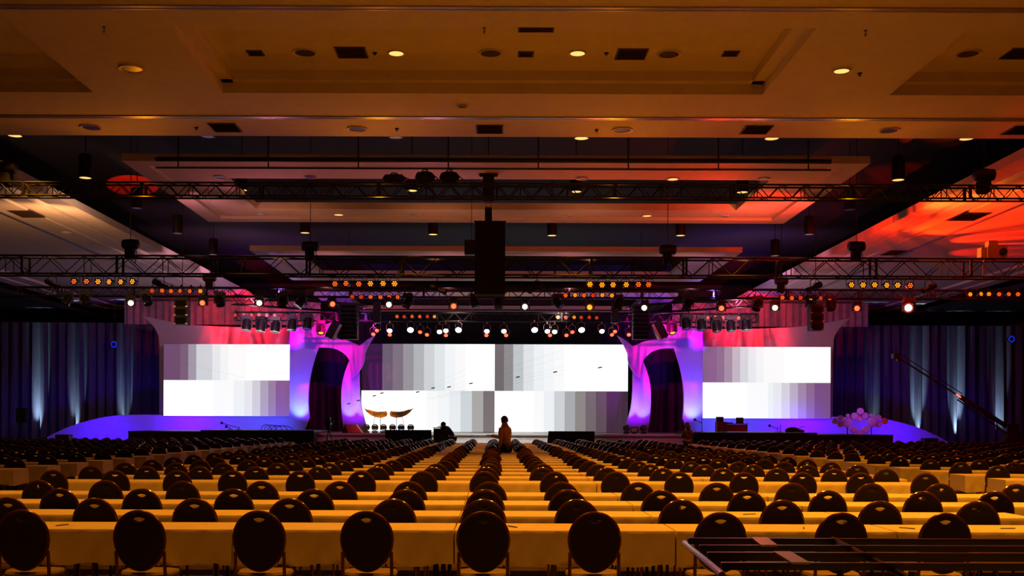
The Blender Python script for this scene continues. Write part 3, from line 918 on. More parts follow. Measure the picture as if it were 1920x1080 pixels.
column_array(637, 671, 572, 637, 51.5, 8, 'tall black line array hanging beside the left arch', 0.0)
column_array(1186, 1217, 574, 637, 51.5, 8, 'tall black line array hanging beside the right arch', 0.0)
column_array(330, 354, 562, 610, 43.2, 3, 'stack of three black speakers hanging above the left screen', 0.0, m_alu)
column_array(1517, 1541, 574, 621, 43.2, 3, 'stack of three black speakers hanging above the right screen', 0.0, m_alu)
for s, wd in ((-1, 'left'), (1, 'right')):
    p = P(626 if s < 0 else 1237, 619, 50.8)
    t = thing('tilted_speaker', 'slim speaker with pale front tilted beside the %s line array' % wd, 'speaker', p, (0.1, s * -0.5, 0))
    MB().cbox((0, 0.1, 0), (0.5, 0.4, 0.85), 0.03).build('cabinet', m_black, t)
    MB().box((s * -0.2, -0.13, 0), (0.12, 0.06, 0.82)).build('front_strip', m_alu, t)
    MB().tube([(0, 0.1, 0.4), (s * -.35, 0.1, 1.0)], .02, 6).build('bracket', m_black, t)
for px, wd in ((707, 'left'), (1153, 'right')):
    p = P(px, 590, 52.8)
    t = thing('line_array', 'narrow black speaker column over the %s side of the main screen' % wd, 'speaker', (p.x, 52.8, P(px, 566, 52.8).z))
    H_ = 40 / F * 52.8
    for i in range(4):
        MB().cbox((0, 0, -H_ / 4 * (i + .5)), (0.36, 0.36, H_ / 4 * .95), 0.02).build('cabinet', m_black, t)
    MB().tube([(0, 0, 0), (0, 0, 8.6 - t.location.z)], .015, 5).build('suspension_cable', m_black, t)

# ------------------------------------------------------------------ stage, drapes, screens
def curtain(name, label, x0, x1, y, z0, z1, m, amp=0.14, per=0.55, cat='drape', nx=None):
    nx = nx or int((x1 - x0) / 0.07)
    vs_, fs_ = [], []
    zs = (z0, z0 + 1.2, (z0 + z1) / 2, z1 - 0.5, z1)
    for j, z in enumerate(zs):
        kk = 1 - 0.35 * j / (len(zs) - 1)
        for i in range(nx + 1):
            x = x0 + (x1 - x0) * i / nx
            q = 2 * PI * x / per + 0.7 * math.sin(x * 1.7)
            vs_.append((x, y + amp * kk * (math.sin(q) + 0.35 * math.sin(2.3 * q + z * .25)), z))
    for j in range(len(zs) - 1):
        for i in range(nx):
            a_ = j * (nx + 1) + i
            fs_.append((a_, a_ + 1, a_ + nx + 2, a_ + nx + 1))
    o = MB().add(vs_, fs_).build(name, m, smooth=True)
    if label:
        tag(o, label, cat)
    return o


for s, wd in ((-1, 'left'), (1, 'right')):
    xa, xb = sorted((s * 17.5, s * 33.8))
    curtain('drape', 'floor-length dark blue drape with white uplights on the %s' % wd, xa, xb, 62.3, 0.02, 7.35, m_velvet)
for s, wd in ((-1, 'left'), (1, 'right')):
    xa, xb = sorted((s * 10.2, s * 21.6))
    curtain('light_catch_border', 'grey gathered border added above the %s side screen to catch red light' % wd, xa, xb, 61.9, 7.22, 8.58, mat('light_catch_fabric', (0.24, 0.22, 0.23), 0.85, noise=0.15, nscale=3), 0.05, 0.4)  # added pale cloth, grey so that the red spots show on it
curtain('drape', 'black drape behind the main screen and arches', -17.4, 17.4, 62.6, 0.02, 8.1, m_blackd, 0.08)
# stage deck and steps
struct(MB().b2(-10.2, 10.2, 53.0, 62.0, 0.95, 1.05).b2(-10.1, 10.1, 53.1, 62, 0, 0.95).build('stage_deck', m_stage))
for i, (y, z) in enumerate(((52.5, 0.84), (52.0, 0.60), (51.5, 0.36))):
    e = struct(MB().b2(-9.6, 9.6, y, 53.05, 0, z).build('stage_step', m_step))
    struct(MB().b2(-9.6, 9.6, y - 0.02, y + 0.03, z - 0.035, z + 0.004).build('stage_step_edge', m_edge, e))
struct(MB().b2(-10.2, 10.2, 52.97, 53.0, 0.97, 1.055).build('stage_front_edge', m_edge))
# side risers
for s, wd, (a0, a1, b0, b1, ya, yb) in ((-1, 'left', (240, 376, 376, 588, 808, 806.3)), (1, 'right', (1530, 1675, 1300, 1532, 815, 810.5))):
    for (q0, q1, yy, w2) in ((a0, a1, ya, 'outer'), (b0, b1, yb, 'inner')):
        p0, p1 = P(q0, yy, 51.5), P(q1, yy, 51.5)
        t = thing('stage_riser', 'black-skirted low platform before the %s screen, %s one of the pair' % (wd, w2), 'platform', (p0.x, 51.5, 0))
        W_ = p1.x - p0.x
        MB().b2(0, W_, 0, 5.2, p0.z - 0.08, p0.z).build('deck', m_black, t)
        vs_, fs_ = [], []
        n = int(W_ / 0.08)
        for i in range(n + 1):
            for z in (0.01, p0.z - 0.06):
                vs_.append((W_ * i / n, 0.04 + 0.02 * math.sin(i * 1.3), z))
        for i in range(n):
            fs_.append((2 * i, 2 * i + 2, 2 * i + 3, 2 * i + 1))
        MB().add(vs_, fs_).b2(0, 0.05, 0.05, 5.2, 0, p0.z - 0.08).b2(W_ - 0.05, W_, 0.05, 5.2, 0, p0.z - 0.08).build('skirt', m_matt, t)


def screen(label, px0, px1, rows, D, border=0.0):
    """rows: [(py_top, py_bottom, [(px_start, px_end, (r,g,b))...])]"""
    top, bot = rows[0][0], rows[-1][1]
    a, b = P(px0, top, D), P(px1, bot, D)
    t = thing('led_screen', label, 'screen', ((a.x + b.x) / 2, D, b.z))
    cx = t.location.x
    vs_, fs_, cols = [], [], []
    H0 = a.z - b.z
    for (y0, y1, segs) in rows:
        z0 = (bot - y1) / (bot - top) * H0
        z1 = (bot - y0) / (bot - top) * H0
        for (s0, s1, c_) in segs:
            x0 = a.x + (s0 - px0) / (px1 - px0) * (b.x - a.x) - cx
            x1 = a.x + (s1 - px0) / (px1 - px0) * (b.x - a.x) - cx
            o_ = len(vs_)
            vs_ += [(x0, 0, z0), (x1, 0, z0), (x1, 0, z1), (x0, 0, z1)]
            fs_.append((o_, o_ + 1, o_ + 2, o_ + 3))
            cols.append(c_)
    mb = MB().add(vs_, fs_)
    me = mb.mesh('display', m_screen)
    at = me.color_attributes.new('Col', 'FLOAT_COLOR', 'CORNER')
    for pi_, pol in enumerate(me.polygons):
        for li in pol.loop_indices:
            at.data[li].color = (*cols[pi_], 1)
    link('display', me, t)
    MB().b2(a.x - cx - border, b.x - cx + border, 0.012, 0.16, -border, H0 + border).build('cabinet', m_black, t)
    return t


def lin(v):
    v /= 255
    return v / 12.92 if v <= 0.04045 else ((v + 0.055) / 1.055) ** 2.4


def G(r, g=None, b=None, k=1.0):
    g = r if g is None else g
    b = r if b is None else b
    return (lin(r) * k, lin(g) * k, lin(b) * k)


WH = (1.25, 1.25, 1.25)


def ramp(x0, x1, cols):
    n = len(cols)
    return [(x0 + (x1 - x0) * i / n, x0 + (x1 - x0) * (i + 1) / n, cols[i]) for i in range(n)]


MG = [G(96, 78, 96), G(100, 90, 98), G(122, 110, 118), G(150, 146, 150), G(176, 178, 182), G(205, 208, 212), G(222, 228, 232), G(238, 241, 244)]
top_c = ([(678, 717, G(38, 16, 42))] + ramp(717, 834, MG[1:7]) + ramp(834, 873, [G(240, 243, 246), G(249)]) + [(873, 927.5, WH)]
         + ramp(927.5, 962, [G(110, 104, 108), G(140, 138, 140)]) + ramp(962, 1058, [G(190, 196, 200), G(222, 226, 230), G(236, 240, 244), G(243, 246, 248), G(250)]) + [(1058, 1177, WH)])
bot_c = ([(678, 800, WH)] + ramp(800, 927.5, [G(250), G(243, 246, 248), G(232, 236, 240), G(205, 212, 216), G(168, 166, 164), G(118, 110, 112)])
         + [(927.5, 1000, WH)] + ramp(1000, 1137, [G(250), G(236, 240, 244), G(205, 208, 212), G(168, 170, 174), G(140, 134, 134), G(112, 102, 106), G(88, 76, 84)]) + [(1137, 1177, G(60, 44, 58))])
screen('huge central screen showing two rows of white-to-grey stepped bars', 678, 1177, [(644.5, 733, top_c), (733, 811, bot_c)], 60)
PM = [G(118, 84, 118), G(128, 100, 128), G(162, 140, 160), G(205, 206, 212), G(205, 206, 212), G(222, 226, 230), G(236, 240, 242), G(243, 246, 248)]
top_l = [(307, 338, G(108, 74, 108)), (338, 353, G(118, 92, 118)), (353, 368, G(160, 150, 166))] + ramp(368, 428, [G(206, 209, 215), G(206, 209, 215), G(226, 231, 234), G(240, 243, 245)]) + [(428, 460, G(250)), (460, 548, WH)]
bot_l = [(307, 400, WH), (400, 438, G(250)), (438, 458, G(238, 241, 243))] + ramp(458, 503, [G(228, 230, 234), G(208, 204, 212), G(172, 160, 176)]) + [(503, 517, G(150, 124, 152)), (517, 548, G(130, 88, 134))]
screen('left side screen with white-to-mauve stepped bars beside the left arch', 307, 548, [(645, 713, top_l), (713, 780.5, bot_l)], 57.6)
top_r = [(1314, 1344, G(128, 92, 128)), (1344, 1358, G(136, 108, 134)), (1358, 1373, G(160, 140, 160))] + ramp(1373, 1432, [G(190, 180, 192), G(212, 212, 218), G(228, 232, 236), G(240, 243, 245)]) + [(1432, 1470, G(250)), (1470, 1557, WH)]
bot_r = [(1314, 1400, WH), (1400, 1440, G(250)), (1440, 1450, G(238, 241, 243))] + ramp(1450, 1527, [G(230, 232, 236), G(212, 208, 216), G(184, 172, 188), G(158, 134, 158), G(138, 104, 138)]) + [(1527, 1557, G(118, 78, 124))]
screen('right side screen with mauve-to-white stepped bars beside the right arch', 1314, 1557, [(650, 717.5, top_r), (717.5, 785, bot_r)], 57.6)


def scen(name, label, pts, D, thick, s):
    """outline traced on the left side at depth D, s=+1 mirrors it to the right"""
    ol = []
    for (px, py) in pts:
        u, v = px - VX, py - 791.5
        ol.append(((-u if s > 0 else u) / F * D, CZ - v / F * D + (0.0 if s < 0 else 0.02)))
    me = plate_mesh(name, [ol], thick, m_scenic, 0.02)
    o = link(name, me, None, (0, D, 0))
    tag(o, label, 'scenery')
    return o


def Z2(l):
    return [(480 + x / 4, 560 + y / 4) for x, y in l]


def smooth_ol(pts, it=2, keep=()):
    """corner cutting that keeps listed sharp corners"""
    ks = [1 if i in keep else 0 for i in range(len(pts))]
    for _ in range(it):
        q, k2 = [], []
        n = len(pts)
        for i in range(n):
            a_, b_, c_ = Vector(pts[i - 1]), Vector(pts[i]), Vector(pts[(i + 1) % n])
            if ks[i]:
                q.append(tuple(b_)); k2.append(1)
            else:
                q.append(tuple(b_.lerp(a_, 0.25))); k2.append(0)
                q.append(tuple(b_.lerp(c_, 0.25))); k2.append(0)
        pts, ks = q, k2
    return pts


arch = Z2([(255, 1000), (258, 228), (400, 208), (520, 202), (578, 176), (552, 228), (505, 293), (600, 298), (700, 322), (778, 358), (835, 310), (885, 283), (850, 330), (825, 380),
           (810, 415), (813, 455), (795, 510), (760, 560), (712, 600), (726, 540), (708, 480), (690, 440), (640, 395), (570, 368), (465, 366), (430, 470), (400, 600), (390, 750),
           (400, 895), (355, 1000)])
leg = Z2([(712, 440), (665, 560), (645, 650), (640, 750), (648, 900), (668, 1010), (838, 1000), (805, 880), (785, 800), (773, 650), (775, 520)])
house = [(268, 595), (320, 606), (350, 611), (400, 614), (480, 617), (545, 616), (545, 815), (300, 815), (300, 640), (296, 625), (286, 610)]
skirt = [(80, 828), (110, 812), (140, 799), (180, 788), (205, 783), (240, 780.3), (300, 780), (570, 782), (570, 828)]
for s, wd in ((-1, 'left'), (1, 'right')):
    scen('scenic_wall', 'tall pale wall panel framing the %s side screen' % wd, smooth_ol(house, 2, (0, 5, 6, 7)), 58.3, 0.2, s)
    scen('scenic_skirt', 'low blue-lit curved panel sweeping out below the %s side screen' % wd, smooth_ol(skirt, 1, (0, 7, 8)), 57.85, 0.2, s)
    scen('scenic_arch', 'pink-lit horned arch with pointed tips on the %s of the main screen' % wd, smooth_ol(arch, 2, (0, 1, 4, 6, 9, 11, 18, 24, 28, 29)), 57.3, 0.25, s)
    scen('curved_pylon', 'blue-lit curved leg under the %s arch next to the main screen' % wd, smooth_ol(leg, 2, (0, 5, 6)), 57.75, 0.2, s)

# ------------------------------------------------------------------ tables
def cloth_mesh(L, Wd, hem, seed, nseg=26):
    rnd = random.Random(seed)
    zt = 0.752
    per = []                                    # perimeter points with outward normal
    nx, ny = nseg, 8
    for i in range(nx):
        per.append((-L / 2 + L * i / nx, 0, 0, -1))
    for i in range(ny):
        per.append((L / 2, Wd * i / ny, 1, 0))
    for i in range(nx):
        per.append((L / 2 - L * i / nx, Wd, 0, 1))
    for i in range(ny):
        per.append((-L / 2, Wd - Wd * i / ny, -1, 0))
    n = len(per)
    ph = [rnd.uniform(0, 6.28) for _ in range(4)]
    lv = [(0.0, 0.0), (0.004, -0.006), (0.006, -0.03)] + [(0.007, -k * (zt - hem) / 5) for k in range(1, 6)]
    vs_ = []
    for li, (o_, dz) in enumerate(lv):
        for k, (x, y, ax, ay) in enumerate(per):
            f = max(0, -dz) / (zt - hem)
            s_ = k / n * 2 * PI
            wv = f * (0.012 * math.sin(17 * s_ + ph[0] + f * 4) + 0.009 * math.sin(31 * s_ + ph[1] - f * 5) + 0.010)
            endf = 1.0 if ax == 0 else 0.04
            z = zt + dz + (f * 0.012 * math.sin(9 * s_ + ph[2]) if li == len(lv) - 1 else 0)
            vs_.append((x + ax * (o_ + abs(wv)) * endf, y + ay * (o_ + wv), z))
    fs_ = [tuple(range(n))]
    for li in range(len(lv) - 1):
        for k in range(n):
            fs_.append((li * n + k, (li + 1) * n + k, (li + 1) * n + (k + 1) % n, li * n + (k + 1) % n))
    mb = MB()
    mb.v, mb.f, mb.mi = vs_, fs_, [0] * len(fs_)
    return mb.mesh('tablecloth', m_cloth, True)


PITCH, TD = 1.76, 0.60
cl_near = [cloth_mesh(PITCH - 0.012, TD, 0.475, 10 + i, 40) for i in range(4)]
cl_half = cloth_mesh(0.87, TD, 0.475, 31, 20)
cl_end = cloth_mesh(1.39, TD, 0.475, 33, 30)
cl_far = [cloth_mesh(PITCH - 0.012, TD, 0.03, 50 + i, 22) for i in range(2)]
cl_farhalf = cloth_mesh(0.87, TD, 0.03, 61, 12)
cl_farend = cloth_mesh(1.39, TD, 0.03, 63, 16)
m_ply = mat('table_plywood', (0.25, 0.16, 0.09), 0.6, noise=0.2, nscale=10)


def top_mesh(L):
    return MB().cbox((0, TD / 2, 0.732), (L - 0.05, TD - 0.03, 0.03), 0.008).mesh('tabletop', m_ply)


leg_me = MB().tube([(0, 0.12, 0.717), (0, 0.12, 0.02)], 0.014, 8).tube([(0, 0.48, 0.717), (0, 0.48, 0.02)], 0.014, 8).tube([(0, 0.12, 0.3), (0, 0.48, 0.3)], 0.01, 6).tube([(0, 0.06, 0.015), (0, 0.54, 0.015)], 0.014, 8).mesh('leg', m_black, True)
tops = {1.76: top_mesh(1.76), 0.88: top_mesh(0.88), 1.40: top_mesh(1.40)}

ROWS = [8.47, 9.75, 11.1, 12.5, 15.1] + [16.45 + 1.37 * k for k in range(21)]
EDGES = [-6.49, -5.61, -3.85, -2.09, -0.33, 1.43, 3.19, 4.95, 6.35]
LROWS = [17.3 + 1.42 * k for k in range(20)]
RROWS = [16.4 + 1.42 * k for k in range(20)]


def inview(x, D, mrg=0.5):
    u = x / D * F + VX
    m = mrg / D * F
    return -m < u < 1920 + m


tab = []     # (D, x centre, length, block, row index)
for r, D in enumerate(ROWS):
    for i in range(len(EDGES) - 1):
        a_, b_ = EDGES[i], EDGES[i + 1]
        if inview((a_ + b_) / 2, D, (b_ - a_) / 2):
            tab.append((D, (a_ + b_) / 2, round(b_ - a_, 2), 'centre', r + 1))
for nm, rows_, s, x0 in (('left', LROWS, -1, -8.46), ('right', RROWS, 1, 7.83)):
    for r, D in enumerate(rows_):
        for k in range(9):
            xc = x0 + s * PITCH * (k + 0.5)
            if inview(xc, D, 0.8):
                tab.append((D, xc, 1.76, nm, r + 1))
tab.sort()
cnt = {}
far_tab = MB()
for q, (D, xc, L, blk, r) in enumerate(tab):
    k = cnt[(blk, r)] = cnt.get((blk, r), 0) + 1
    if blk == 'centre':
        lab = 'in centre block, %s row from front, %s from left' % (ORD[r], ORD[k])
    else:
        k = round((abs(xc) - (8.46 if blk == 'left' else 7.83)) / PITCH + 0.5)
        lab = 'in %s block, %s row back, %s from the aisle' % (blk, ORD[r], ORD[k])
    near = (blk == 'centre' and r <= 7) or (blk != 'centre' and r <= 5)
    if q < 290:
        if near:
            me = {1.76: cl_near[q % 4], 0.88: cl_half}.get(L, cl_end)
        else:
            me = {1.76: cl_far[q % 2], 0.88: cl_farhalf}.get(L, cl_farend)
        o = link('tablecloth', me, None, (xc, D, 0))
        tag(o, 'cream cloth over long table ' + lab, 'tablecloth', 'cream cloths on the table rows')
        if near:
            t = thing('banquet_table', 'narrow folding table under cream cloth ' + lab, 'table', (xc, D, 0), group='folding tables in rows')
            link('tabletop', tops.get(L, tops[1.76]), t)
            link('leg', leg_me, t, (-L / 2 + 0.16, 0, 0))
            link('leg', leg_me, t, (L / 2 - 0.16, 0, 0))
    else:
        me = {1.76: cl_far[q % 2], 0.88: cl_farhalf}.get(L, cl_farend)
        far_tab.add([(v.co.x + xc, v.co.y + D, v.co.z) for v in me.vertices], [tuple(p.vertices) for p in me.polygons])
if far_tab.v:
    tag(far_tab.build('tablecloth_rows', m_cloth, smooth=True), 'farthest rows of cream cloth-covered tables before the stage', 'tablecloth', None, 'stuff')


# ------------------------------------------------------------------ chairs
def oval(cx, cz, a, bt, bb, n=36, pw=1.0):
    r = []
    for i in range(n):
        q = 2 * PI * i / n
        x, z = math.cos(q), math.sin(q)
        r.append((cx + a * x * (1 - 0.06 * max(0, -z)), cz + (bt if z > 0 else bb) * z))
    return r


def lens_ol(cx, cz, a, h, n=8):
    top = [(cx - a + 2 * a * i / n, cz + h * 0.55 * math.sin(PI * i / n)) for i in range(n)]
    bot = [(cx + a - 2 * a * i / n, cz - h * math.sin(PI * i / n)) for i in range(n)]
    return (top + bot)[::-1]


RECL = Matrix.Rotation(0.10, 4, 'X')       # backrest leans a little towards the camera
def lean(me):
    me.transform(Matrix.Translation((0, 0, -0.46)))
    me.transform(RECL)
    me.transform(Matrix.Translation((0, 0, 0.46)))
    return me


CZB, CA, CT, CB = 0.715, 0.183, 0.203, 0.235
back_me = lean(plate_mesh('backrest', [oval(0, CZB, CA, CT - 0.004, CB), lens_ol(0, CZB + CT - 0.046, 0.066, 0.036)], 0.036, m_fab, 0.010, 2))
cush_me = plate_mesh('cushion', [oval(0, CZB - 0.03, CA - 0.03, CT - 0.06, CB - 0.03)], 0.03, m_fab, 0.012, 2)
cush_me.transform(Matrix.Translation((0, 0.03, 0)))
cush_me = lean(cush_me)
ringp = [(x, 0, z) for x, z in oval(0, CZB, CA + 0.008, CT + 0.006, CB + 0.004, 44)]
frame_me = lean(MB().tube(ringp, 0.016, 8, closed=True).mesh('back_frame', m_wood, True))
seat_me = None
sm_ = MB()
so = []
for i in range(28):
    q = 2 * PI * i / 28
    e = 0.62
    cx_, sy_ = math.cos(q), math.sin(q)
    so.append((0.205 * math.copysign(abs(cx_) ** e, cx_), 0.225 + 0.205 * math.copysign(abs(sy_) ** e, sy_)))
lv = [(0.94, 0.405), (1.0, 0.412), (1.02, 0.432), (0.97, 0.450), (0.6, 0.458)]
vs_ = []
for k_, z in lv:
    vs_ += [(x * k_, 0.225 + (y - 0.225) * k_, z) for x, y in so]
fs_ = [tuple(range(27, -1, -1)), tuple(4 * 28 + i for i in range(28))]
for l_ in range(4):
    fs_ += [(l_ * 28 + i, l_ * 28 + (i + 1) % 28, (l_ + 1) * 28 + (i + 1) % 28, (l_ + 1) * 28 + i) for i in range(28)]
seat_me = MB().add(vs_, fs_).mesh('seat', m_seat, True)
def leg_pts(sx, rear):
    if rear:
        return [(sx * 0.178, -0.005 - 0.045 * 0 , 0.60), (sx * 0.186, 0.005, 0.46), (sx * 0.19, 0.012, 0.30), (sx * 0.20, -0.05, 0.0)]
    return [(sx * 0.18, 0.39, 0.41), (sx * 0.187, 0.40, 0.25), (sx * 0.195, 0.42, 0.0)]
def leg_mesh(sx, rear):
    pts = leg_pts(sx, rear)
    if rear:
        pts[0] = (sx * 0.186, -0.017, 0.62)
    return MB().tube(pts, [0.014] * (len(pts) - 1) + [0.010], 8).mesh('leg', m_wood, True)
legs_me = [leg_mesh(sx, rr) for rr in (1, 0) for sx in (-1, 1)]
rail_me = MB().tube([(-0.185, 0.01, 0.40), (-0.18, 0.39, 0.40), (0.18, 0.39, 0.40), (0.185, 0.01, 0.40)], 0.011, 6, closed=True).mesh('seat_frame', m_wood, True)


def make_chair():
    t = thing('banquet_chair', 'x', 'chair')
    link('backrest', back_me, t)
    link('cushion', cush_me, t)
    link('back_frame', frame_me, t)
    link('seat', seat_me, t)
    link('seat_frame', rail_me, t)
    for me in legs_me:
        link('leg', me, t)
    return t


# one-mesh chair for the rows where no parts can be told apart
def merge(pairs, name, mats):
    mb = MB()
    for me, mi in pairs:
        mb.cur = mi
        mb.add([v.co[:] for v in me.vertices], [tuple(p.vertices) for p in me.polygons])
    return mb


one = merge([(back_me, 0), (frame_me, 1), (seat_me, 2), (rail_me, 1)] + [(m, 1) for m in legs_me], 'banquet_chair', None)
one_me = one.mesh('banquet_chair', [m_fab, m_wood, m_seat], True)
# light version for the mass of far chairs
lb = plate_mesh('b', [oval(0, CZB, CA + 0.004, CT, CB, 18)], 0.03, m_fab)
lb = lean(lb)
lf = lean(MB().tube([(x, 0, z) for x, z in oval(0, CZB, CA + 0.008, CT + 0.006, CB + 0.004, 20)], 0.016, 5, closed=True).mesh('f', m_wood))
lg = MB().b2(-0.19, 0.19, 0.03, 0.42, 0.41, 0.455).mesh('s', m_seat)
ll = [MB().tube(leg_pts(sx, rr), 0.014, 4, False).mesh('l', m_wood) for rr in (1, 0) for sx in (-1, 1)]
light = merge([(lb, 0), (lf, 1), (lg, 2)] + [(m, 1) for m in ll], 'x', None)

CX = [-6.1, -5.25, -4.42, -3.57, -2.68, -1.82, -0.94, -0.11, 0.75, 1.66, 2.55, 3.40, 4.24, 5.08, 5.92]
ch = []
MEAS = {0: [-3.60, -2.71, -1.80, -0.98, -0.094, 0.754, 1.71, 2.63, 3.42], 1: [-4.3, -3.52, -2.65, -1.82, -0.90, -0.108, 0.72, 1.64, 2.53, 3.37, 4.23],
        4: [-6.1, -5.25, -4.4, -3.64, -2.7, -1.86, -1.0, -0.16, 0.81, 1.66, 2.53, 3.43, 4.25, 5.06, 5.92]}
# measured places of the chairs of the third and fourth rows (from their tops)
for r, D in enumerate(ROWS):
    xs = MEAS.get(r, CX)
    j = 0.0 if r in MEAS else 0.05
    for x in xs:
        if r in (2, 3) and x < -5.7:
            continue
        xx, yy = x + random.uniform(-j, j), D - 0.32 + random.uniform(-0.05, 0.04) * (r > 0)
        if abs(xx - 0.22) < 0.55 and abs(yy - 30.3) < 0.5:
            continue
        if inview(xx, yy, 0.2):
            ch.append((yy, xx, 'centre', r + 1, random.uniform(-0.05, 0.05)))
for nm, rows_, s, x0 in (('left', LROWS, -1, -8.46), ('right', RROWS, 1, 7.83)):
    for r, D in enumerate(rows_):
        for k in range(18):
            xx = x0 + s * (0.46 + 0.88 * k) + random.uniform(-0.06, 0.06)
            yy = D - 0.3 + random.uniform(-0.06, 0.05)
            if inview(xx, yy, 0.2):
                ch.append((yy, xx, nm, r + 1, random.uniform(-0.08, 0.08)))
proto = make_chair()
first = True
byrow = {}
for c_ in ch:
    byrow.setdefault((c_[2], c_[3]), []).append(c_[1])
for k in byrow:
    byrow[k].sort(key=(lambda v: v) if k[0] == 'centre' else abs)
ch.sort()
GRP = 'round-backed chairs facing the stage'
mass = MB()
for q, (yy, xx, blk, r, rz) in enumerate(ch):
    k = byrow[(blk, r)].index(xx) + 1
    if blk == 'centre':
        lab = 'round-backed maroon chair in centre block, %s row from front, %s from left' % (ORD[r], ORD[k])
    else:
        lab = 'round-backed maroon chair in %s block, %s row back, %s from the aisle' % (blk, ORD[r], ORD[k])
    if q < 298:
        if (blk == 'centre' and r <= 6) or yy < 17:
            if first:
                o = proto
                o.location, o.rotation_euler = (xx, yy, 0), (0, 0, rz)
                o['label'], o['group'] = lab, GRP
                first = False
            else:
                dup(proto, (xx, yy, 0), (0, 0, rz), lab, GRP)
        else:
            o = link('banquet_chair', one_me, None, (xx, yy, 0), (0, 0, rz))
            tag(o, lab, 'chair', GRP)
    else:
        c0, s0 = math.cos(rz), math.sin(rz)
        off = len(mass.v)
        mass.v += [(xx + x * c0 - y * s0, yy + x * s0 + y * c0, z) for x, y, z in light.v]
        mass.f += [tuple(i + off for i in f) for f in light.f]
        mass.mi += light.mi
tag(mass.build('banquet_chair_rows', [m_fab, m_wood, m_seat], smooth=True), 'mass of far round-backed chairs in rows before the stage', 'chair', None, 'stuff')

# small things left on the tables
for i, (px, py, row_, lab) in enumerate([(1411, 966, 1, 'small dark pen on the second table row, right of the centre'), (1513, 991.5, 0, 'dark pen lying on the nearest table row, leftmost of three'),
                                    (1707, 992, 0, 'dark pen lying on the nearest table row, middle of three'), (1904, 994, 0, 'dark pen lying on the nearest table row, at the right picture edge'),
                                    (118, 984, 0, 'dark pen on the nearest table row at far left'), (962, 990, 0, 'dark pen on the nearest table row beside the middle chair')]):
    p = zplane(px, py, 0.758)
    g = MB().tube([(-0.07, 0, 0), (0.055, 0, 0)], 0.0045, 6).tube([(0.055, 0, 0), (0.07, 0, 0)], [0.0045, 0.001], 6)
    o = g.build('pen', m_black, None, (p.x, ROWS[row_] + 0.25, 0.7585), (0, 0, 0.3 + i))
    tag(o, lab, 'pen', 'pens on the tables')

# ------------------------------------------------------------------ foreground stack of black rails, right
t = thing('table_trolley', 'low trolley of long black rails joined by two grey-violet straps, nearest at right', 'trolley', (2.1, 5.3, 0))
rl = [(1290, 1008.5, 1020, 6.75), (1311, 1021.5, 1033, 6.45), (1326, 1035, 1051, 6.1), (1352, 1054, 1068, 5.75)]
zr = []
for i, (px, y0, y1, D) in enumerate(rl):
    a_, b_ = P(px, y0, D), P(px, y1, D)
    x0 = a_.x
    MB().cbox(((x0 + 6.0) / 2 - 2.1, D - 5.3, (a_.z + b_.z) / 2), (6.0 - x0, 0.035, a_.z - b_.z), 0.004).build('rail', m_rail, t)
    zr.append((x0, D, a_.z, b_.z))
ztop = max(z[2] for z in zr)
for (pa, pb, w_) in (((1410, 1009.5), (1425, 1021), 30), ((1452, 1037), (1482, 1053), 32)):
    i0 = 0 if pa[1] < 1020 else 2
    A, B = zr[i0], zr[i0 + 1]
    xa = P(pa[0], pa[1], A[1]).x - 2.1
    xb = P(pb[0], pb[1], B[1]).x - 2.1
    ww = w_ / F * A[1]
    vs_ = [(xa, A[1] - 5.3 + .02, A[2] + .004), (xa + ww, A[1] - 5.3 + .02, A[2] + .004), (xb + ww, B[1] - 5.32, B[2] + .004), (xb, B[1] - 5.32, B[2] + .004)]
    vs_ += [(x, y, z - .012) for x, y, z in vs_]
    MB().add(vs_, [(0, 1, 2, 3), (7, 6, 5, 4), (0, 4, 5, 1), (1, 5, 6, 2), (2, 6, 7, 3), (3, 7, 4, 0)]).build('strap', m_strap, t)
zlow = min(z[3] for z in zr)
for x in (0.05, 3.3):
    for y in (0.2, 1.35):
        MB().tube([(x, y, zlow + 0.03), (x, y, 0.09)], 0.022, 8).build('leg', m_rail, t)
        MB().lathe([(0.045, -0.015), (0.045, 0.015)], 12, (x, y, 0.045), Matrix.Rotation(PI / 2, 3, 'Y')).build('caster', m_black, t)
MB().tube([(0.05, 0.15, zlow - .02), (0.05, 1.5, zlow + .05)], 0.02, 8).build('cross_bar', m_rail, t)
a_, b_ = P(1283, 1018, 6.9), P(1354, 1078, 5.2)
MB().tube([(a_.x - 2.1, a_.y - 5.3, a_.z), (b_.x - 2.1, b_.y - 5.3, b_.z)], 0.018, 8).build('handle_bar', m_wood, t, smooth=True)
# cloth table beneath / before it at the picture's lower edge
o = link('tablecloth', cloth_mesh(4.2, 0.7, 0.06, 77, 60), None, (3.75, 4.75, -0.085))
o.scale = (1, 0.8, 0.97)
tag(o, 'cream cloth table nearest the camera below the black rails', 'tablecloth')

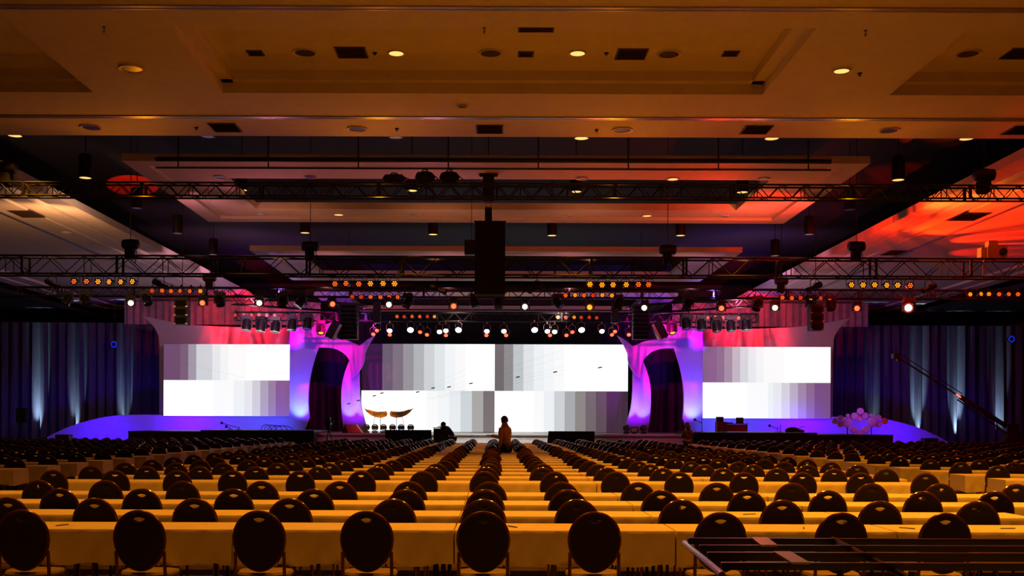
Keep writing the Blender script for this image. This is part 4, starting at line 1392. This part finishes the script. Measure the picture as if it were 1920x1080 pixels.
# ------------------------------------------------------------------ things on and before the stage
def monitor(px0, px1, pt0, pt1, py0, py1, D, label):
    a_, b_ = P(px0, py1, D), P(px1, py1, D)
    c0_, c1_ = P(pt0, py0, D), P(pt1, py0, D)
    cx_ = (a_.x + b_.x) / 2
    t = thing('covered_monitor', label, 'monitor', (cx_, D, 0))
    zt_, xs_ = c0_.z, [c0_.x - cx_, c1_.x - cx_, b_.x - cx_, a_.x - cx_]
    vs_ = []
    for y, dx in ((0, 0), (0.7, 0.0)):
        vs_ += [(xs_[3], y, 0.02), (xs_[2], y, 0.02), (xs_[1], y + 0.25, zt_ - 0.5 * (y > 0)), (xs_[0], y + 0.25, zt_ - 0.5 * (y > 0))]
    MB().add(vs_, [(0, 1, 2, 3), (7, 6, 5, 4), (0, 4, 5, 1), (1, 5, 6, 2), (2, 6, 7, 3), (3, 7, 4, 0)]).build('cloth_cover', m_matt, t)
    MB().b2(xs_[0] - 0.02, xs_[1] + 0.02, 0.2, 0.27, zt_ - 0.015, zt_ + 0.012).build('top_edge', m_black, t)


monitor(728, 811, 720, 808, 806.5, 828, 48.5, 'black draped confidence monitor left of the lectern before the stage')
monitor(1024, 1114, 1029, 1116, 809, 829, 48.5, 'black draped confidence monitor before the right half of the stage')
p = P(828, 801.5, 48.0)
t = thing('lectern', 'black lectern box the man in the cap leans on', 'lectern', (p.x, 48, 0))
MB().cbox((-0.1, 0, p.z / 2 - 0.02), (0.50, 0.5, p.z - 0.06), 0.01).cbox((0.24, 0.08, p.z / 2 - 0.02), (0.18, 0.36, p.z - 0.06), 0.01).build('body', m_black, t)
MB().cbox((0, 0, p.z - 0.015), (0.74, 0.55, 0.035), 0.01).build('top', m_black, t)
# row of lamps on the stage floor
fl_base = MB().cbox((0, 0, 0.05), (0.3, 0.22, 0.1), 0.02).mesh('base', m_black)
fl_ring = MB().lathe([(0.13, -0.04), (0.175, -0.04), (0.175, 0.04), (0.13, 0.04), (0.13, -0.04)], 18, (0, 0, 0.28), RX, caps=(0, 0)).mesh('halo_yoke', m_black, True)
fl_eye = MB().ball((0, 0, 0.28), 0.14, 14, 9, (1, 1, 0.8)).mesh('head', m_glass, True)
for i, px in enumerate((687, 703, 719, 736, 752, 770)):
    p = P(px, 812, 54.0)
    t = thing('floor_lamp_head', 'dark round moving lamp on the stage floor, %s of six from the left' % ORD[i + 1], 'stage light', (p.x, 54.0, 1.055), group='six floor lamps by the wing signs')
    link('base', fl_base, t)
    link('halo_yoke', fl_ring, t)
    link('head', fl_eye, t)
for i, (px, lab) in enumerate([(1174, 'dark floor lamp left of the small screen at the foot of the right arch'), (1206, 'dark floor lamp right of the small screen at the foot of the right arch')]):
    p = P(px, 812, 54.4)
    t = thing('floor_lamp_head', lab, 'stage light', (p.x, 54.4, 1.055), group='floor lamps at the right arch')
    link('base', fl_base, t)
    link('halo_yoke', fl_ring, t)
    link('head', fl_eye, t)
p = P(1189, 806, 54.4)
t = thing('small_floor_screen', 'small pale rectangular screen on the stage floor under the right arch', 'screen', (p.x, 54.4, 1.055))
MB().cbox((0, 0, 0.2), (0.36, 0.08, 0.3), 0.02).build('case', m_black, t)
MB().b2(-0.14, 0.14, -0.05, -0.042, 0.1, 0.3).build('panel', m_scenic, t)
MB().b2(-0.1, 0.1, -0.12, 0.12, 0, 0.05).build('foot', m_black, t)
# red wedge
p = P(661, 812, 53.8)
t = thing('wedge_speaker', 'red wedge speaker on the stage floor under the left arch', 'speaker', (p.x, 53.8, 1.055))
MB().prism([(-0.5, 0), (0.5, 0), (0.2, 0.42), (-0.35, 0.42)], -0.3, 0.3).build('cabinet', m_black, t)
MB().add([(0.5, -0.3, 0.012), (0.5, 0.3, 0.012), (0.2, 0.3, 0.432), (0.2, -0.3, 0.432), (-0.32, -0.31, 0.42), (-0.2, -0.31, 0.02), (0.47, -0.31, 0.02), (0.19, -0.31, 0.41)],
         [(0, 1, 2, 3), (4, 5, 6, 7)]).build('grille', m_redcase, t)
m_letter = m_brown


def wing(px, mirror, word, label):
    p = P(px, 776, 54.6)
    t = thing('wing_sign', label, 'sign', (p.x, 54.6, 1.055))
    zc = p.z - 1.055
    s = -1 if mirror else 1
    # broad body tapering outward and up to a feathered tip
    ol = [(s * 0.50, 0.13), (s * 0.55, 0.0), (s * 0.50, -0.12), (s * 0.25, -0.19), (s * -0.05, -0.16), (s * -0.30, -0.05), (s * -0.48, 0.09), (s * -0.58, 0.22), (s * -0.40, 0.21), (s * -0.2, 0.14), (s * 0.05, 0.10), (s * 0.3, 0.11)]
    ol = [(x, z + zc) for x, z in ol]
    if s < 0:
        ol = ol[::-1]
    link('wing_panel', plate_mesh('wing_panel', [ol], 0.06, m_gold, 0.01), t)
    for k in range(5):
        a_ = (s * (-0.12 - 0.09 * k), 0, zc + 0.02 + 0.035 * k)
        b_ = (s * (-0.40 - 0.07 * k), 0, zc + 0.14 + 0.045 * k)
        MB().tube([a_, ((a_[0] + b_[0]) / 2, -0.05, (a_[2] + b_[2]) / 2), b_], [0.015, 0.018, 0.006], 6).build('feather', m_gold, t, smooth=True)
    MB().tube([(s * 0.2, 0, zc - 0.12), (s * 0.2, 0, 0.02)], 0.014, 6).build('leg', m_black, t)
    MB().tube([(s * -0.08, 0, zc - 0.1), (s * -0.25, 0.1, 0.02)], 0.010, 6).build('leg', m_alu, t)
    MB().lathe([(0.14, 0), (0.14, 0.015), (0.02, 0.03)], 12, (s * 0.2, 0, 0)).build('foot', m_black, t)
    cu = bpy.data.curves.new('txt', 'FONT')
    cu.body = word
    cu.size = 0.22
    cu.extrude = 0.006
    cu.align_x = 'CENTER'
    o_ = bpy.data.objects.new('t', cu)
    COL.objects.link(o_)
    me = bpy.data.meshes.new_from_object(o_.evaluated_get(bpy.context.evaluated_depsgraph_get()))
    bpy.data.objects.remove(o_)
    me.transform(Matrix.Rotation(PI / 2, 4, 'X'))
    me.materials.clear()
    me.materials.append(m_letter)
    link('lettering', me, t, (s * 0.17, -0.045, zc - 0.06))
    return t


wing(706, False, 'EARTH', 'golden wing-shaped sign reading EARTH on thin legs on the stage')
wing(751, True, 'HARP', 'golden wing-shaped sign reading HARP on thin legs on the stage')
# long harp strings rising from the stage to the tall truss, with small blocks
A = P(700, 772, 54)
for i, (px, py) in enumerate([(1125, 689), (1041, 697.5), (971, 707), (883, 719), (842, 725.5), (812, 727.5), (783, 735), (716, 737), (702, 742), (654, 757), (672, 751)]):
    kz = (6.2 - A.z) / (54 - 34)
    u, v = px - VX, py - VY
    u, v = u + ROLL * v, v - ROLL * u
    D = (A.z + 54 * kz - CZ) / (kz - v / F)
    B = P(px, py, D)
    a_ = A + Vector((0.09 * i - 0.4, 0, 0.0))
    e = a_ + (B - a_) * ((54 - 34) / (54 - D))
    e = Vector((e.x, 34.0, e.z))
    t = thing('harp_string', 'thin string whose small dark block is %s from right in the slanting line' % ORD[i + 1], 'string', a_, group='strings over the stage')
    MB().tube([(0, 0, 0), e - a_], 0.0012, 4).build('wire', m_black, t)
    d_ = (e - a_).normalized()
    MB().cbox((0, 0, 0), (0.17, 0.06, 0.045), 0.008, Matrix.Rotation(-0.2, 3, 'Y')).build('block', m_black, t, B - a_)

# mic stands, cables, keyboards on the side platforms
def stand(px, py, D, label, base_z, boom=None, kind='microphone_stand'):
    p = P(px, py, D)
    t = thing(kind, label, 'microphone stand', (p.x, D, base_z), group='microphone stands on the platforms')
    h = p.z - base_z
    MB().tube([(0, 0, 0.02), (0, 0, h)], 0.018, 6).build('pole', m_black, t)
    MB().lathe([(0.15, 0), (0.15, 0.02), (0.02, 0.04)], 12).build('foot', m_black, t)
    if boom:
        MB().tube([(0, 0, h * .6), (boom[0], 0, h + boom[1])], 0.018, 6).build('boom', m_black, t)
        MB().ball((boom[0], 0, h + boom[1]), 0.07, 10, 6, (1, 1, 1)).build('microphone', m_black, t, smooth=True)


ZL = P(450, 806.5, 51.5).z
ZR = P(1400, 810.5, 51.5).z
stand(448, 800, 52.6, 'boom stand with microphone leaning left on the left platform', ZL, (-0.85, 0.18))
stand(432, 802, 52.8, 'short slanting stand between boom stand and left screen', ZL, (-0.2, 0.06))
stand(1463, 797, 52.6, 'upright thin stand on right platform beside the dark heap', ZR)
stand(1458, 800, 53.0, 'slanting microphone boom on right platform, left of the thin stand', ZR, (-0.4, 0.05))
stand(1316, 783, 53.2, 'tall stand with flat top beside the right arch column', ZR, (-0.35, -0.1), 'lamp_stand')
# coil of wire loops
t = thing('wire_basket', 'heap of dark looping frames on the left platform', 'cable heap', (P(510, 806, 53).x, 53, ZL))
for k in range(5):
    x0 = -0.55 + 0.16 * k
    MB().tube([(x0 + 0.5 * (1 - math.cos(q)) * (0.5 + 0.1 * k), 0.06 * k, 0.27 * math.sin(q) * (1 - 0.06 * k)) for q in [PI * j / 12 for j in range(13)]], 0.016, 5).build('loop', m_black, t)
# keyboard / playback desk
t = thing('equipment_desk', 'cluttered playback desk with two boxes on the right platform', 'desk', (P(1371, 810, 53).x, 53, ZR))
m_deskr = mat('desk_red', (0.25, 0.05, 0.06), 0.6, noise=0.3, nscale=14)
MB().cbox((0.25, 0, 0.2), (0.95, 0.5, 0.36), 0.01).build('drawers', m_deskr, t)
MB().cbox((-0.5, 0, 0.25), (0.5, 0.5, 0.5), 0.01).build('rack_case', m_deskr, t)
MB().cbox((0.15, 0, 0.41), (1.3, 0.55, 0.03), 0.005).build('worktop', m_black, t)
MB().cbox((-0.57, 0, 0.62), (0.34, 0.2, 0.26), 0.01).build('monitor', m_black, t)
MB().cbox((0.43, 0.05, 0.57), (0.36, 0.06, 0.3), 0.01).build('monitor', m_black, t)
MB().cbox((-0.15, -0.02, 0.45), (0.4, 0.3, 0.05), 0.01).build('keyboard', m_black, t)
MB().tube([(0.8, 0, 0.0), (0.8, 0, 0.4)], 0.015, 6).tube([(-0.72, 0, 0.0), (-0.72, 0, 0.4)], 0.015, 6).build('leg', m_black, t)
# dark heap
t = MB().ball((0, 0, 0.06), 1, 14, 8, (0.38, 0.25, 0.2)).ball((0.3, 0, 0.03), 1, 12, 8, (0.3, 0.22, 0.12)).tube([(0.2, 0, 0.1), (0.45, 0, 0.27), (0.62, 0, 0.3)], 0.015, 5).build('drum_cover', m_matt, None, (P(1486, 811, 53).x, 53, ZR), smooth=True)
tag(t, 'dark covered heap on the right platform right of the stands', 'cover')
# disc sculpture
ZD = P(1600, 815, 51.5).z
p0 = P(1612, 815, 53)
t = thing('disc_sculpture', 'cluster of pink and coral discs on two posts at the right platform', 'sculpture', (p0.x, 53, ZD))
for (x, y, r, c_) in [(363, 158, 33, 0), (412, 200, 32, 0), (312, 203, 33, 0), (255, 198, 18, 0), (467, 197, 18, 0), (183, 222, 26, 0), (545, 217, 26, 0), (133, 250, 28, 0), (597, 250, 30, 1),
                      (362, 235, 22, 0), (362, 203, 14, 1), (250, 262, 45, 0), (475, 262, 47, 0), (185, 280, 28, 0), (547, 283, 28, 0), (303, 330, 33, 0), (425, 330, 35, 0), (362, 362, 30, 0)]:
    q = P(1540 + x / 5.05, 740 + y / 5.05, 53)
    rr = r / 5.05 / F * 53
    MB().lathe([(rr * .9, -0.05), (rr, -0.03), (rr, 0.03), (rr * .9, 0.05)], 22, (0, 0, 0), RX).build('disc', m_disc2 if c_ else m_disc, t, (q.x - p0.x, random.uniform(-.12, .12), q.z - ZD), smooth=True)
for x in (253, 480):
    q = P(1540 + x / 5.05, 790, 53)
    MB().tube([(q.x - p0.x, 0.1, 0), (q.x - p0.x, 0.1, q.z - ZD + .3)], 0.03, 8).build('post', m_black, t)
q = [P(1540 + x / 5.05, 740 + y / 5.05, 53) for x, y in ((133, 250), (250, 262), (312, 203), (363, 158), (412, 200), (475, 262), (597, 250))]
MB().tube([(v.x - p0.x, 0.1, v.z - ZD) for v in q], 0.02, 6).tube([(P(1600, 790, 53).x - p0.x, .1, .1), (P(1612, 790, 53).x - p0.x, .1, .2), (P(1624, 790, 53).x - p0.x, .1, .1)], .02, 6).build('frame', m_black, t)

# speaker on tall stand, far left
p = P(42, 779, 56)
t = thing('speaker_on_stand', 'box speaker on a tripod stand at far left before the drape', 'speaker', (p.x, 56, 0))
MB().cbox((0, 0, p.z), (0.5, 0.4, 0.76), 0.03).build('cabinet', m_black, t)
MB().tube([(0, 0, 0.1), (0, 0, p.z - 0.38)], 0.02, 8).build('pole', m_black, t)
for k in range(3):
    a_ = 2 * PI * k / 3 + 0.5
    MB().tube([(0, 0, 0.75), (0.45 * math.cos(a_), 0.45 * math.sin(a_), 0.02)], 0.015, 6).build('leg', m_black, t)
# dark cases at both ends of the rows
for px, lab in ((120, 'small dark case on the floor before the left end of the blue panel'), (1743, 'small dark case on the floor before the right end of the blue panel')):
    p = P(px, 815 if px < 900 else 822, 50)
    t = thing('road_case', lab, 'case', (p.x, 50, 0), group='road cases')
    MB().cbox((0, 0, p.z / 2 + 0.02), (0.62, 0.5, p.z - 0.04), 0.03).build('body', m_black, t)
    MB().cbox((0, 0, p.z - 0.02), (0.64, 0.52, 0.06), 0.02).build('lid', m_truss, t)
# film camera on tripod near the left end of the steps
p = P(616, 792, 47)
t = thing('video_camera', 'black video camera on a tripod before the left end of the stage steps', 'camera', (p.x, 47, 0))
MB().cbox((0, 0, p.z), (0.24, 0.5, 0.28), 0.04).cbox((0.02, 0, p.z + 0.19), (0.12, 0.3, 0.08), 0.02).build('camera_body', m_black, t)
MB().lathe([(0.07, 0.25), (0.09, 0.45), (0.11, 0.5), (0.1, 0.5)], 14, (0, 0, p.z), RX).build('lens', m_glass, t, smooth=True)
MB().cbox((0.16, 0.12, p.z + 0.06), (0.1, 0.04, 0.16), 0.01).build('viewfinder', m_black, t)
MB().lathe([(0.06, p.z - 0.35), (0.1, p.z - 0.25), (0.1, p.z - 0.14)], 12).build('tripod_head', m_black, t)
for k in range(3):
    a_ = 2 * PI * k / 3 + 0.3
    MB().tube([(0, 0, p.z - 0.3), (0.42 * math.cos(a_), 0.42 * math.sin(a_), 0.02)], 0.022, 6).build('leg', m_black, t)
# camera crane at the right
a_, b_ = P(1680, 668, 44), P(1898, 806, 44)
t = thing('camera_crane', 'black camera crane slanting down to its operator seat at far right', 'crane', (b_.x, 44, 0))
va, vb = a_ - Vector((b_.x, 44, 0)), b_ - Vector((b_.x, 44, 0))
vm = va.lerp(vb, 0.55)
MB().tube([va, vm], 0.035, 8).tube([va + Vector((.12, 0, .12)), vm + Vector((.1, 0, .12))], 0.02, 6).build('arm', m_black, t)
MB().tube([vm, vb], 0.10, 8).tube([vm + Vector((-.1, 0, -.12)), vb + Vector((-.3, 0, -.1))], 0.03, 6).build('rear_boom', m_black, t)
MB().cbox(tuple(va), (0.3, 0.3, 0.24), 0.03).lathe([(0.08, 0.1), (0.1, 0.3)], 12, tuple(va - Vector((0, 0.1, 0.15))), RX).tube([va, va + Vector((0, 0, .35))], .03, 6).build('camera_head', m_black, t)
MB().cbox((-0.05, 0, vb.z + 0.05), (0.5, 0.4, 0.4), 0.05).build('counterweight', m_black, t)
MB().lathe([(0.1, -0.22), (0.38, -0.2), (0.42, 0), (0.38, 0.2), (0.1, 0.22)], 18, (0.03, 0, 0.92), RX).build('reel', m_matt, t, smooth=True)
MB().tube([(0, 0, 0.08), (0, 0, vb.z)], 0.06, 8).b2(-0.5, 0.5, -0.4, 0.4, 0.06, 0.14).build('pedestal', m_black, t)
MB().tube([vm + Vector((-.2, -.12, .1)), vm + Vector((-.02, -.12, -.03))], .03, 6).build('tally_lamp', m_rbl, t)
for x in (-.4, .4):
    for y in (-.35, .35):
        MB().lathe([(0.06, -0.02), (0.06, 0.02)], 10, (x, y, 0.06), Matrix.Rotation(PI / 2, 3, 'Y')).build('wheel', m_black, t)
# small blue-lit scoops hanging on the side drapes
for px, py, lab in ((215, 646, 'small blue-lit lamp high on the left drape'), (1895, 636, 'small blue-lit lamp high on the right drape')):
    p = P(px, py, 61.5)
    t = thing('hanging_lamp', lab, 'stage light', p, group='blue lamps before the drapes')
    m_b = mat('blue_lens', (0.02, 0.04, 0.5), 0.4, emit=(0.01, 0.04, 0.9), estr=0.5)
    MB().lathe([(0.12, -0.1), (0.2, -0.02), (0.2, 0.1), (0.12, 0.12)], 12, (0, 0, 0), RX).build('can', m_black, t, smooth=True)
    MB().lathe([(0.12, 0.121), (0.19, 0.112), (0.19, 0.118), (0.12, 0.13)], 14, (0, 0, 0), RX, caps=(0, 0)).build('lens_ring', m_b, t)
    MB().tube([(0, 0, .15), (0, 0, Z0 + 0.1 - p.z)], 0.012, 5).build('hanger', m_black, t)


# ------------------------------------------------------------------ people
def skin_eval(verts, edges, radii, root, lev=2):
    me = bpy.data.meshes.new('sk')
    me.from_pydata(verts, edges, [])
    o = bpy.data.objects.new('sk', me)
    COL.objects.link(o)
    o.modifiers.new('s', 'SKIN')
    sub = o.modifiers.new('u', 'SUBSURF')
    sub.levels = lev
    o.modifiers['s'].use_smooth_shade = True
    for i, v in enumerate(me.skin_vertices[0].data):
        r = radii[i]
        v.radius = r if isinstance(r, tuple) else (r, r)
        v.use_root = (i == root)
    ev = bpy.data.meshes.new_from_object(o.evaluated_get(bpy.context.evaluated_depsgraph_get()))
    bpy.data.objects.remove(o)
    return ev


def chain_mesh(J, links, names, root, grow=0.0):
    idx = {n_: i for i, n_ in enumerate(names)}
    return skin_eval([J[n_][0] for n_ in names], [(idx[a], idx[b]) for a, b in links if a in idx and b in idx],
                     [(J[n_][1] + grow) if not isinstance(J[n_][1], tuple) else tuple(r + grow for r in J[n_][1]) for n_ in names], idx[root])


def hand(mb, w, d, up, side=1):
    """palm and five curled fingers from wrist w in direction d"""
    w, d, up = Vector(w), Vector(d).normalized(), Vector(up).normalized()
    sd = d.cross(up).normalized() * side
    up = sd.cross(d).normalized() * side
    k = w + d * 0.085
    me = skin_eval([w, w + d * 0.045, k], [(0, 1), (1, 2)], [(0.026, 0.02), (0.036, 0.016), (0.038, 0.014)], 0, 1)
    mb.add([v.co[:] for v in me.vertices], [tuple(p.vertices) for p in me.polygons])
    for i, ln in enumerate((0.072, 0.082, 0.076, 0.06)):
        b = k + sd * (-0.03 + 0.02 * i) - d * 0.012
        p1 = b + d * ln * 0.45
        p2 = p1 + (d * 0.8 - up * 0.6) * ln * 0.32
        p3 = p2 + (d * 0.4 - up * 0.9) * ln * 0.25
        mb.tube([b, p1, p2, p3], [0.0095, 0.009, 0.008, 0.006], 7)
    b = w + d * 0.03 - sd * 0.03
    mb.tube([b, b + d * 0.03 - sd * 0.028, b + d * 0.062 - sd * 0.034 - up * 0.008], [0.012, 0.010, 0.007], 7)


def head(mb, c, fwd, r=0.1):
    """sculpted head: cranium, jaw, nose, ears, brow"""
    c, f = Vector(c), Vector(fwd).normalized()
    sd = Vector((-f.y, f.x, 0)).normalized()
    u = sd.cross(f) * -1
    if u.z < 0:
        u = -u
    def tr(p):
        return c + f * p[0] + sd * p[1] + u * p[2]
    n, m = 18, 14
    vs_, fs_ = [], []
    for i in range(m + 1):
        a = PI * i / m
        for j in range(n):
            q = 2 * PI * j / n
            x, y, z = math.sin(a) * math.cos(q), math.sin(a) * math.sin(q), -math.cos(a)
            X, Y, Zv = x * 0.106, y * 0.086, z * 0.125
            if z < 0:
                Y *= 1 + 0.30 * z
                X *= (1 + 0.25 * z) if x < 0 else (1 - 0.02 * z)
            if x > 0.6 and -0.1 < z < 0.25:
                X -= 0.008
            vs_.append(tr((X, Y, Zv)))
    for i in range(m):
        for j in range(n):
            fs_.append((i * n + j, i * n + (j + 1) % n, (i + 1) * n + (j + 1) % n, (i + 1) * n + j))
    mb.add(vs_, fs_)
    mb.tube([tr((0.088, 0, 0.02)), tr((0.108, 0, -0.012)), tr((0.118, 0, -0.028)), tr((0.09, 0, -0.036))], [0.008, 0.011, 0.014, 0.008], 7)
    mb.tube([tr((0.092, -0.025, -0.062)), tr((0.1, 0, -0.06)), tr((0.092, 0.025, -0.062))], [0.004, 0.007, 0.004], 6)
    for s in (-1, 1):
        mb.tube([tr((-0.01, s * 0.076, 0.02)), tr((-0.018, s * 0.09, 0.005)), tr((-0.005, s * 0.08, -0.03))], [0.008, 0.011, 0.007], 6)
    return tr


def shell(mb, tr, grow, zmin, back=None):
    """hair / cap shell over the cranium"""
    n, m = 18, 10
    vs_, fs_ = [], []
    for i in range(m + 1):
        a = PI * 0.5 * i / m * 1.25
        for j in range(n):
            q = 2 * PI * j / n
            x, y, z = math.sin(a) * math.cos(q), math.sin(a) * math.sin(q), math.cos(a)
            lim = zmin if x > 0.2 else (back if back is not None else zmin)
            z = max(z, lim)
            vs_.append(tr((x * (0.106 + grow) - 0.006, y * (0.086 + grow), z * (0.125 + grow))))
    for i in range(m):
        for j in range(n):
            fs_.append((i * n + j, (i + 1) * n + j, (i + 1) * n + (j + 1) % n, i * n + (j + 1) % n))
    mb.add(vs_, fs_)


LK = [('pelvis', 'waist'), ('waist', 'chest'), ('chest', 'neck'), ('neck', 'skull'), ('chest', 'shL'), ('shL', 'elL'), ('elL', 'wrL'), ('chest', 'shR'), ('shR', 'elR'), ('elR', 'wrR'),
      ('pelvis', 'hipL'), ('hipL', 'knL'), ('knL', 'anL'), ('anL', 'toL'), ('pelvis', 'hipR'), ('hipR', 'knR'), ('knR', 'anR'), ('anR', 'toR')]


def person(J, label, loc, facing, top_m, hairfn, hands, facedir, top_names=None):
    """J joints in metres in the figure's own frame: +y is forward"""
    t = thing('person', label, 'person', loc, (0, 0, facing))
    names = list(J.keys())
    body = MB()
    me = chain_mesh(J, LK, names, 'pelvis')
    body.add([v.co[:] for v in me.vertices], [tuple(p.vertices) for p in me.polygons])
    tr = head(body, Vector(J['skull'][0]), facedir)
    for (w_, d_, u_, s_) in hands:
        hand(body, J[w_][0], d_, u_, s_)
    body.build('body', m_skin, t, smooth=True)
    tn = top_names or ['waist', 'pelvis', 'chest', 'neckb', 'shL', 'elL', 'wrL0', 'shR', 'elR', 'wrR0']
    JJ = dict(J)
    JJ['neckb'] = (tuple(Vector(J['chest'][0]).lerp(Vector(J['neck'][0]), 0.7)), 0.088)
    for s in 'LR':
        JJ['wr%s0' % s] = (tuple(Vector(J['el' + s][0]).lerp(Vector(J['wr' + s][0]), 0.9)), 0.036)
    LT = LK + [('chest', 'neckb'), ('elL', 'wrL0'), ('elR', 'wrR0')]
    me = chain_mesh(JJ, LT, tn, 'pelvis' if 'pelvis' in tn else tn[0], 0.016)
    me.materials.clear()
    me.materials.append(top_m)
    me.shade_smooth()
    link('sweater', me, t)
    me = chain_mesh(JJ, LT, ['pelvis', 'hipL', 'knL', 'anL', 'hipR', 'knR', 'anR'], 'pelvis', 0.014)
    me.materials.clear()
    me.materials.append(m_trou)
    me.shade_smooth()
    link('trousers', me, t)
    for s in 'LR':
        an, to = Vector(J['an' + s][0]), Vector(J['to' + s][0])
        g = MB()
        mid = an.lerp(to, 0.6)
        g.ball((mid.x, mid.y - 0.02, 0.045), 1, 12, 8, (0.048, 0.14, 0.045))
        g.build('shoe', m_black, t, smooth=True)
    hairfn(t, tr)
    return t


def base_joints(h=1.75):
    k = h / 1.75
    J = {'pelvis': ((0, 0, 0.95), (0.15, 0.11)), 'waist': ((0, 0, 1.10), (0.135, 0.10)), 'chest': ((0, 0, 1.34), (0.155, 0.11)), 'neck': ((0, 0.01, 1.50), 0.09), 'skull': ((0, 0.03, 1.62), 0.07),
         'shL': ((-0.165, 0, 1.365), 0.068), 'elL': ((-0.24, -0.02, 1.12), 0.042), 'wrL': ((-0.25, 0.08, 0.88), 0.028),
         'shR': ((0.165, 0, 1.365), 0.068), 'elR': ((0.24, -0.02, 1.12), 0.042), 'wrR': ((0.25, 0.08, 0.88), 0.028),
         'hipL': ((-0.09, 0, 0.88), 0.09), 'knL': ((-0.10, 0.02, 0.48), 0.058), 'anL': ((-0.10, -0.02, 0.09), 0.038), 'toL': ((-0.11, 0.12, 0.04), 0.03),
         'hipR': ((0.09, 0, 0.88), 0.09), 'knR': ((0.10, 0.02, 0.48), 0.058), 'anR': ((0.10, -0.02, 0.09), 0.038), 'toR': ((0.11, 0.12, 0.04), 0.03)}
    return {n_: (tuple(c * k for c in v[0]), v[1]) for n_, v in J.items()}


def hair_short(t, tr):
    g = MB()
    shell(g, tr, 0.012, 0.25, -0.35)
    g.build('hair', m_hair, t, smooth=True)


# man in the mustard sweater, turned half left, left arm stretched out flat
J = base_joints(1.80)
J['wrR'] = ((0.12, 0.66, 1.24), 0.028)
J['elR'] = ((0.24, 0.34, 1.17), 0.042)
J['chest'] = ((0, 0, 1.33), (0.155, 0.125))
J['waist'] = ((0, 0, 1.13), (0.165, 0.14))
J['pelvis'] = ((0, 0, 0.97), (0.17, 0.14))
J['elL'] = ((-0.25, -0.06, 1.13), 0.044)
J['wrL'] = ((-0.24, 0.02, 0.87), 0.029)
p = P(948, 800, 30.3)
person(J, 'person in a mustard sweater and dark trousers standing with one arm held out', (0.26, 30.3, 0), math.radians(50), m_must, hair_short,
       [('wrR', (-0.1, 1, 0.05), (0, 0, 1), 1), ('wrL', (0, 0.1, -1), (0, 1, 0), 1)], (0.1, 1, -0.05))
J = base_joints(1.74)
J.update({'waist': ((0, 0.05, 1.08), (0.14, 0.10)), 'chest': ((0, 0.22, 1.30), (0.155, 0.11)), 'neck': ((0, 0.34, 1.41), 0.055), 'skull': ((0, 0.43, 1.49), 0.06),
          'shL': ((-0.18, 0.24, 1.34), 0.058), 'elL': ((-0.26, 0.36, 1.14), 0.044), 'wrL': ((-0.12, 0.54, 1.20), 0.028),
          'shR': ((0.18, 0.24, 1.34), 0.058), 'elR': ((0.26, 0.36, 1.14), 0.044), 'wrR': ((0.12, 0.52, 1.20), 0.028)})


def cap_fn(t, tr):
    g = MB()
    shell(g, tr, 0.018, 0.3, 0.1)
    vs_ = [tr((0.09, -0.07, 0.045)), tr((0.175, -0.055, 0.03)), tr((0.185, 0, 0.035)), tr((0.175, 0.055, 0.03)), tr((0.09, 0.07, 0.045))]
    vs_ += [v + Vector((0, 0, 0.01)) for v in vs_]
    g.add(vs_, [(4, 3, 2, 1, 0), (5, 6, 7, 8, 9), (0, 1, 6, 5), (1, 2, 7, 6), (2, 3, 8, 7), (3, 4, 9, 8), (4, 0, 5, 9)])
    g.build('cap', m_black, t, smooth=False)
    g = MB()
    shell(g, tr, 0.010, 0.1, -0.3)
    g.build('hair', m_hair, t, smooth=True)


zc_ = P(828, 801.5, 48.0).z
for n_ in ('wrL', 'wrR'):
    J[n_] = ((J[n_][0][0], J[n_][0][1], zc_ + 0.04), 0.028)
p = P(840, 800, 48.0)
person(J, 'person in a black cap and dark hoodie bending over the black lectern', (p.x + 0.22, 48.0, 0.0), math.radians(82), m_hoodie, cap_fn,
       [('wrL', (0.3, 1, 0), (0, 0, 1), 1), ('wrR', (-0.3, 1, 0), (0, 0, 1), 1)], (0, 0.8, -0.55))
J = base_joints(1.62)
J['wrL'] = ((-0.10, 0.24, 1.0), 0.026)
J['wrR'] = ((0.10, 0.24, 1.0), 0.026)


def hair_long(t, tr):
    g = MB()
    shell(g, tr, 0.02, 0.1, -0.8)
    g.tube([tr((-0.03, 0, 0.06)), tr((-0.07, 0, -0.03)), tr((-0.085, 0, -0.14)), tr((-0.09, 0, -0.24))], [0.07, 0.09, 0.085, 0.05], 12)
    g.build('hair', m_hair, t, smooth=True)


p = P(1289, 800, 43.6)
person(J, 'person with long dark hair in a plum coat near the right stage steps', (p.x, 43.6, 0), math.radians(15), m_coat, hair_long,
       [('wrL', (0.6, 0.6, 0), (0, 0, 1), 1), ('wrR', (-0.6, 0.6, 0), (0, 0, 1), 1)], (0.1, 1, -0.3))
# plate in the outstretched hand
